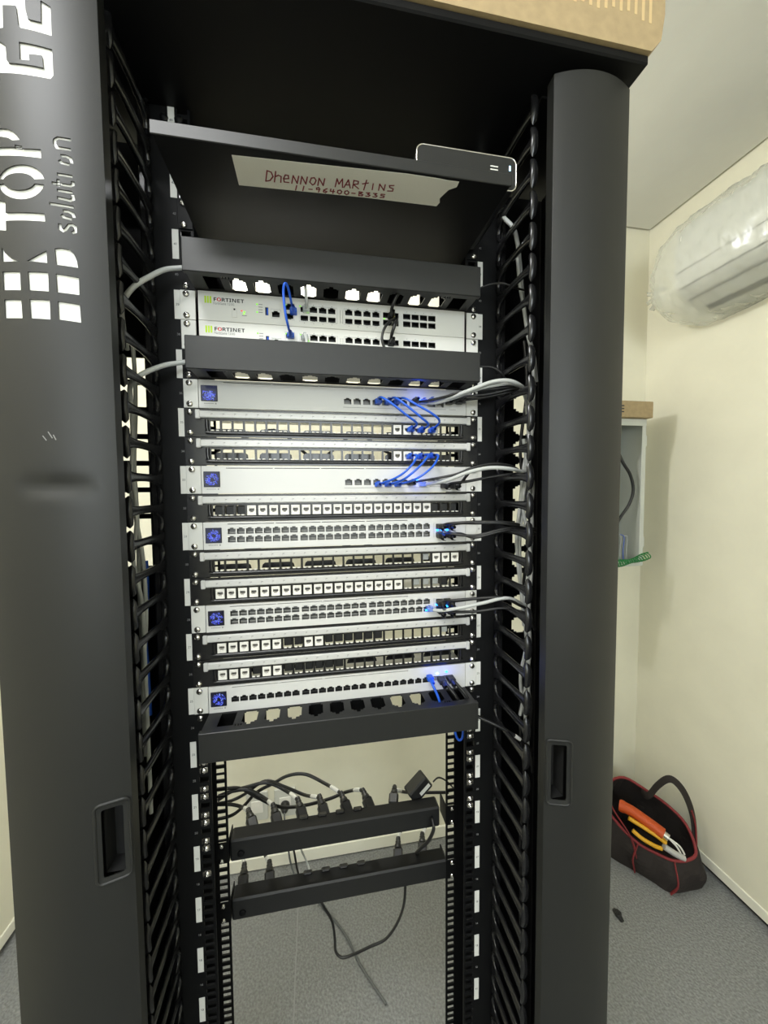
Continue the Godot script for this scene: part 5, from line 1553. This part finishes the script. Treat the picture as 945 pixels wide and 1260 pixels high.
	cord("dac_cable", "black cable in the top right of the four lit cages on the fourth switch", "cable", "", M.rubber, 0.0024, [Vector3(0.187, 1.327, 0.004), Vector3(0.199, 1.335, 0.028), Vector3(0.227, 1.342, 0.045), Vector3(0.263, 1.344, 0.055), Vector3(0.293, 1.330, 0.055), Vector3(0.316, 1.315, 0.048), Vector3(0.334, 1.278, 0.040)], "sfp", "")
	cord("dac_cable", "black cable in the bottom left of the four lit cages on the fourth switch", "cable", "", M.rubber, 0.0024, [Vector3(0.170, 1.314, 0.004), Vector3(0.183, 1.316, 0.028), Vector3(0.227, 1.320, 0.045), Vector3(0.264, 1.326, 0.055), Vector3(0.294, 1.319, 0.055), Vector3(0.316, 1.307, 0.048), Vector3(0.334, 1.278, 0.040)], "sfp", "")
	cord("dac_cable", "black cable in the bottom right of the four lit cages on the fourth switch", "cable", "", M.rubber, 0.0024, [Vector3(0.187, 1.313, 0.004), Vector3(0.199, 1.315, 0.028), Vector3(0.227, 1.320, 0.045), Vector3(0.264, 1.326, 0.055), Vector3(0.294, 1.319, 0.055), Vector3(0.316, 1.307, 0.048), Vector3(0.334, 1.278, 0.040)], "sfp", "")
	cord("uplink_cable", "pale grey cable between the black pairs at the fourth switch", "cable", "", M.gray, 0.0030, [Vector3(0.151, 1.318, 0.004), Vector3(0.163, 1.318, 0.022), Vector3(0.193, 1.326, 0.040), Vector3(0.231, 1.336, 0.052), Vector3(0.269, 1.343, 0.056), Vector3(0.299, 1.331, 0.050), Vector3(0.318, 1.310, 0.045)], "lit", "")
	cord("patch_cable", "blue patch cord dropping from the lit port of the lowest switch behind the cable cover", "patch cord", "", M.blue, 0.0022, [Vector3(0.151, 1.193, 0.004), Vector3(0.149, 1.192, 0.028), Vector3(0.156, 1.175, 0.035), Vector3(0.161, 1.157, 0.036), Vector3(0.165, 1.129, 0.030)], "blue", "")
	cord("patch_cable", "blue cord end peeping below the lowest flat cable cover", "patch cord", "", M.blue, 0.0022, [Vector3(0.200, 1.115, 0.000), Vector3(0.205, 1.077, -0.010), Vector3(0.212, 1.059, -0.012), Vector3(0.220, 1.061, -0.012), Vector3(0.221, 1.083, -0.010), Vector3(0.215, 1.113, 0.000)])
	cord("dac_cable", "black cable from the left glowing cage of the lowest switch into the cable manager", "cable", "", M.rubber, 0.0028, [Vector3(0.172, 1.188, 0.004), Vector3(0.175, 1.188, 0.025), Vector3(0.187, 1.173, 0.036), Vector3(0.199, 1.153, 0.036), Vector3(0.212, 1.123, 0.030)], "sfp", "")
	cord("dac_cable", "black cable from the right glowing cage of the lowest switch into the cable manager", "cable", "", M.rubber, 0.0028, [Vector3(0.189, 1.189, 0.004), Vector3(0.192, 1.189, 0.025), Vector3(0.205, 1.174, 0.036), Vector3(0.216, 1.154, 0.036), Vector3(0.223, 1.122, 0.030)], "sfp", "")
	cord("network_cable", "black cable with a white wrap sloping from the lowest cable manager into the right duct", "cable", "", M.rubber, 0.0028, [Vector3(0.228, 1.129, 0.030), Vector3(0.237, 1.125, 0.035), Vector3(0.262, 1.115, 0.045), Vector3(0.284, 1.102, 0.050), Vector3(0.299, 1.092, 0.055), Vector3(0.321, 1.068, 0.050), Vector3(0.333, 1.017, 0.040)], "", "", 2)
	cord("network_cable", "thin black cable from the topmost cable manager crossing to the right finger duct", "cable", "", M.rubber, 0.0016, [Vector3(0.217, 1.853, 0.030), Vector3(0.229, 1.858, 0.035), Vector3(0.248, 1.864, 0.040), Vector3(0.264, 1.861, 0.050), Vector3(0.284, 1.856, 0.050), Vector3(0.306, 1.859, 0.040)])
	cord("network_cable", "thin black cable from the middle cable manager drooping into the right finger duct", "cable", "", M.rubber, 0.0016, [Vector3(0.214, 1.731, 0.030), Vector3(0.232, 1.731, 0.035), Vector3(0.250, 1.729, 0.040), Vector3(0.262, 1.720, 0.045), Vector3(0.275, 1.710, 0.040)])
	cord("network_cable", "grey cable slanting out from beneath the shelf into the right finger duct", "cable", "", M.gray, 0.0034, [Vector3(0.266, 2.080, -0.050), Vector3(0.282, 2.019, -0.010), Vector3(0.277, 1.976, 0.030), Vector3(0.286, 1.956, 0.040), Vector3(0.299, 1.939, 0.030), Vector3(0.311, 1.900, 0.020), Vector3(0.316, 1.852, 0.020), Vector3(0.326, 1.798, 0.020), Vector3(0.338, 1.757, 0.020), Vector3(0.343, 1.715, 0.020)])
	cord("duct_cable", "grey cable starting highest in the right duct bundle and running nearest the rack", "cable", "grey and black cables bundled in the right finger duct", M.gray, 0.0030, [Vector3(0.299, 1.916, 0.030), Vector3(0.304, 1.873, 0.030), Vector3(0.312, 1.834, 0.030), Vector3(0.319, 1.793, 0.030), Vector3(0.329, 1.753, 0.030), Vector3(0.332, 1.698, 0.030), Vector3(0.330, 1.628, 0.030), Vector3(0.323, 1.572, 0.030), Vector3(0.318, 1.515, 0.030), Vector3(0.309, 1.444, 0.030), Vector3(0.312, 1.357, 0.030), Vector3(0.319, 1.283, 0.030)])
	cord("duct_cable", "grey cable in the right duct bundle that bows out above the lowest switch", "cable", "grey and black cables bundled in the right finger duct", M.gray, 0.0030, [Vector3(0.319, 1.670, 0.030), Vector3(0.320, 1.613, 0.035), Vector3(0.311, 1.557, 0.035), Vector3(0.306, 1.501, 0.035), Vector3(0.303, 1.444, 0.030), Vector3(0.307, 1.386, 0.030), Vector3(0.316, 1.327, 0.030), Vector3(0.324, 1.253, 0.030), Vector3(0.313, 1.187, 0.030), Vector3(0.323, 1.118, 0.030), Vector3(0.330, 1.056, 0.030)])
	cord("duct_cable", "grey cable in the right duct bundle nearest the curved cover", "cable", "grey and black cables bundled in the right finger duct", M.gray, 0.0030, [Vector3(0.329, 1.641, 0.035), Vector3(0.323, 1.585, 0.035), Vector3(0.322, 1.529, 0.035), Vector3(0.329, 1.472, 0.035), Vector3(0.326, 1.401, 0.035), Vector3(0.317, 1.329, 0.035), Vector3(0.325, 1.238, 0.030), Vector3(0.331, 1.147, 0.030)])
	cord("duct_cable", "grey cable weaving across the middle of the right duct bundle", "cable", "grey and black cables bundled in the right finger duct", M.gray, 0.0030, [Vector3(0.308, 1.612, 0.040), Vector3(0.315, 1.557, 0.040), Vector3(0.308, 1.501, 0.040), Vector3(0.319, 1.444, 0.040), Vector3(0.326, 1.387, 0.040), Vector3(0.322, 1.315, 0.040), Vector3(0.328, 1.240, 0.035), Vector3(0.322, 1.163, 0.030), Vector3(0.313, 1.119, 0.030)])
	cord("duct_cable", "black cable behind the grey bundle in the right duct, entering beside the firewalls", "cable", "grey and black cables bundled in the right finger duct", M.rubber, 0.0030, [Vector3(0.319, 1.784, 0.020), Vector3(0.325, 1.700, 0.020), Vector3(0.314, 1.587, 0.020), Vector3(0.334, 1.471, 0.020), Vector3(0.324, 1.354, 0.020), Vector3(0.334, 1.233, 0.020), Vector3(0.319, 1.112, 0.020), Vector3(0.329, 0.987, 0.020), Vector3(0.322, 0.862, 0.020), Vector3(0.327, 0.732, 0.020)])
	cord("duct_cable", "black cable behind the bundle in the lower half of the right duct", "cable", "grey and black cables bundled in the right finger duct", M.rubber, 0.0030, [Vector3(0.340, 1.382, 0.020), Vector3(0.330, 1.264, 0.020), Vector3(0.343, 1.141, 0.020), Vector3(0.328, 1.018, 0.020), Vector3(0.338, 0.891, 0.020), Vector3(0.324, 0.732, 0.020), Vector3(0.335, 0.531, 0.020)])
	cord("duct_cable", "grey cable straightest of those hanging in the left finger duct", "cable", "grey cables in the left finger duct", M.gray, 0.0030, [Vector3(-0.310, 1.746, -0.000), Vector3(-0.313, 1.695, -0.010), Vector3(-0.315, 1.633, -0.010), Vector3(-0.315, 1.570, 0.000), Vector3(-0.310, 1.508, 0.010), Vector3(-0.310, 1.434, 0.010), Vector3(-0.311, 1.359, 0.010), Vector3(-0.310, 1.257, 0.010)])
	cord("duct_cable", "grey cable bowing toward the rack in the left finger duct", "cable", "grey cables in the left finger duct", M.gray, 0.0030, [Vector3(-0.308, 1.687, 0.020), Vector3(-0.307, 1.604, 0.020), Vector3(-0.312, 1.533, 0.020), Vector3(-0.307, 1.484, 0.020), Vector3(-0.300, 1.423, 0.020), Vector3(-0.299, 1.336, 0.020), Vector3(-0.307, 1.236, 0.020), Vector3(-0.307, 1.121, 0.020)])
	cord("duct_cable", "grey cable lowest reaching in the left finger duct", "cable", "grey cables in the left finger duct", M.gray, 0.0030, [Vector3(-0.304, 1.544, 0.030), Vector3(-0.302, 1.485, 0.030), Vector3(-0.309, 1.425, 0.030), Vector3(-0.300, 1.364, 0.030), Vector3(-0.299, 1.290, 0.030), Vector3(-0.299, 1.165, 0.030), Vector3(-0.299, 1.036, 0.030)])
	cord("duct_cable", "blue cable glimpsed between fingers in the left duct beside the lower switches", "cable", "", M.blue, 0.0030, [Vector3(-0.308, 1.418, -0.010), Vector3(-0.308, 1.366, -0.010), Vector3(-0.313, 1.301, -0.010), Vector3(-0.312, 1.235, -0.010), Vector3(-0.311, 1.168, -0.010)])
	cord("power_cable", "black power cord from the leftmost plug of the upper power strip, bending left", "power cord", "", M.rubber, 0.0036, [Vector3(-0.180, 0.842, -0.136), Vector3(-0.193, 0.853, -0.164), Vector3(-0.216, 0.829, -0.210), Vector3(-0.238, 0.834, -0.215), Vector3(-0.262, 0.842, -0.210)], "iec", "", 3)
	cord("power_cable", "black power cord from the second plug of the upper power strip, a low arc leftward", "power cord", "", M.rubber, 0.0036, [Vector3(-0.132, 0.843, -0.136), Vector3(-0.143, 0.856, -0.164), Vector3(-0.168, 0.838, -0.215), Vector3(-0.203, 0.858, -0.220), Vector3(-0.238, 0.860, -0.220), Vector3(-0.264, 0.861, -0.210)], "iec", "", 3)
	cord("power_cable", "black power cord from the third plug of the upper power strip, in a narrow arch", "power cord", "", M.rubber, 0.0036, [Vector3(-0.081, 0.847, -0.136), Vector3(-0.092, 0.862, -0.164), Vector3(-0.124, 0.846, -0.220), Vector3(-0.163, 0.865, -0.225), Vector3(-0.204, 0.862, -0.225), Vector3(-0.239, 0.856, -0.225), Vector3(-0.265, 0.852, -0.210)], "iec", "", 3)
	cord("power_cable", "black power cord from the fourth plug of the upper power strip, a long low arch", "power cord", "", M.rubber, 0.0036, [Vector3(-0.036, 0.846, -0.136), Vector3(-0.046, 0.859, -0.164), Vector3(-0.079, 0.827, -0.220), Vector3(-0.125, 0.846, -0.230), Vector3(-0.168, 0.862, -0.235), Vector3(-0.215, 0.837, -0.235), Vector3(-0.241, 0.831, -0.230), Vector3(-0.265, 0.842, -0.210)], "iec", "", 3)
	cord("power_cable", "black power cord from the fifth plug of the upper power strip, the highest arch", "power cord", "", M.rubber, 0.0036, [Vector3(0.013, 0.845, -0.136), Vector3(-0.000, 0.863, -0.164), Vector3(-0.036, 0.850, -0.220), Vector3(-0.077, 0.865, -0.235), Vector3(-0.116, 0.864, -0.240), Vector3(-0.151, 0.850, -0.240), Vector3(-0.188, 0.834, -0.240), Vector3(-0.216, 0.810, -0.235), Vector3(-0.239, 0.801, -0.225), Vector3(-0.266, 0.809, -0.210)], "iec", "", 3)
	cord("power_cable", "black power cord from the sixth plug of the upper power strip, running low behind", "power cord", "", M.rubber, 0.0036, [Vector3(0.061, 0.845, -0.136), Vector3(0.048, 0.862, -0.164), Vector3(0.020, 0.824, -0.215), Vector3(-0.023, 0.809, -0.220), Vector3(-0.080, 0.798, -0.225), Vector3(-0.135, 0.799, -0.230), Vector3(-0.183, 0.828, -0.230), Vector3(-0.222, 0.861, -0.225), Vector3(-0.264, 0.876, -0.210)], "iec", "", 3)
	cord("power_cable", "black power cord from the seventh plug of the upper power strip, turning right", "power cord", "", M.rubber, 0.0036, [Vector3(0.112, 0.847, -0.136), Vector3(0.122, 0.851, -0.164), Vector3(0.159, 0.805, -0.210), Vector3(0.211, 0.792, -0.215), Vector3(0.265, 0.788, -0.210)], "iec", "", 3)
	cord("power_cable", "black power cord rising from the leftmost plug of the lower power strip", "power cord", "", M.rubber, 0.0034, [Vector3(-0.203, 0.719, -0.136), Vector3(-0.205, 0.735, -0.164), Vector3(-0.212, 0.736, -0.190), Vector3(-0.216, 0.768, -0.190)], "iec", "", 3)
	cord("power_cable", "black power cord rising from the second plug from the left of the lower power strip", "power cord", "", M.rubber, 0.0034, [Vector3(-0.150, 0.716, -0.136), Vector3(-0.154, 0.729, -0.164), Vector3(-0.168, 0.727, -0.195), Vector3(-0.180, 0.762, -0.200)], "iec", "", 3)
	cord("power_cable", "black power cord rising from the third plug from the left of the lower power strip", "power cord", "", M.rubber, 0.0034, [Vector3(0.122, 0.717, -0.136), Vector3(0.129, 0.733, -0.164), Vector3(0.143, 0.729, -0.195), Vector3(0.157, 0.753, -0.200)], "iec", "", 3)
	cord("power_cable", "black power cord rising from the rightmost plug of the lower power strip", "power cord", "", M.rubber, 0.0034, [Vector3(0.178, 0.720, -0.136), Vector3(0.186, 0.732, -0.164), Vector3(0.205, 0.731, -0.195), Vector3(0.217, 0.753, -0.200)], "iec", "", 3)
	cord("power_cable", "black inlet cord hanging from the right end of the upper power strip", "power cord", "", M.rubber, 0.0036, [Vector3(0.187, 0.833, -0.100), Vector3(0.186, 0.836, -0.085), Vector3(0.185, 0.823, -0.080), Vector3(0.177, 0.792, -0.090), Vector3(0.164, 0.770, -0.100), Vector3(0.161, 0.729, -0.130)])
	cord("power_cable", "black cord hanging in a loose loop beneath the lower power strip", "power cord", "", M.rubber, 0.0030, [Vector3(-0.058, 0.675, -0.143), Vector3(-0.044, 0.599, -0.180), Vector3(-0.023, 0.554, -0.180), Vector3(-0.017, 0.515, -0.175), Vector3(-0.016, 0.492, -0.170), Vector3(-0.002, 0.479, -0.165), Vector3(0.024, 0.487, -0.160), Vector3(0.059, 0.509, -0.150), Vector3(0.095, 0.526, -0.145), Vector3(0.122, 0.559, -0.145), Vector3(0.138, 0.594, -0.150), Vector3(0.144, 0.635, -0.160)])
	cord("power_cable", "thin black cord hanging straight between the two power strips", "power cord", "", M.rubber, 0.0022, [Vector3(-0.108, 0.749, -0.190), Vector3(-0.103, 0.720, -0.190), Vector3(-0.097, 0.685, -0.185), Vector3(-0.091, 0.667, -0.180)])
	cord("power_cable", "thin white cord hanging between the two power strips", "power cord", "", M.gray, 0.0020, [Vector3(-0.099, 0.691, -0.250), Vector3(-0.090, 0.665, -0.250), Vector3(-0.079, 0.636, -0.250), Vector3(-0.072, 0.620, -0.240), Vector3(-0.067, 0.572, -0.240)])
	cord("power_cable", "thin black cord of the power adapter curving to the right post", "power cord", "", M.rubber, 0.0018, [Vector3(0.210, 0.862, -0.160), Vector3(0.225, 0.866, -0.165), Vector3(0.245, 0.851, -0.170), Vector3(0.267, 0.826, -0.170)])
	# slack behind the open panels
	cord("rear_cable", "black cable loop seen through the empty openings of the two upper patch panels", "cable", "", M.rubber, 0.003, [Vector3(-0.2215, 1.6, -0.1045), Vector3(-0.12, 1.645, -0.13), Vector3(-0.04, 1.59, -0.13), Vector3(0.04, 1.64, -0.13), Vector3(0.12, 1.6, -0.13), Vector3(0.2215, 1.63, -0.1045)])
	cord("rear_cable", "black cable sagging behind the nearly empty patch panel", "cable", "", M.rubber, 0.003, [Vector3(-0.2215, 1.43, -0.1045), Vector3(-0.05, 1.398, -0.13), Vector3(0.04, 1.42, -0.13), Vector3(0.12, 1.396, -0.13), Vector3(0.2215, 1.42, -0.1045)])
	adapter()
	wall_outlets()
	cardboard_boxes()
	wall_cabinet()
	air_conditioner()
	tool_bag()
	var d := thing("carpet_scrap", "small crumpled grey scrap on the carpet beside the right column", "scrap", Vector3(0.992, 0.0, -0.468))
	var ds := mb()
	for k in 5:
		add_box(ds, Vector3(rng.randf_range(-0.015, 0.015), 0.006, rng.randf_range(-0.015, 0.015)), Vector3(0.02, 0.011, 0.014), 0.003, Basis(Vector3(0.3, 1, 0.2).normalized(), rng.randf() * 3.0))
	part("scrap", ds.commit(), M.dull, d)
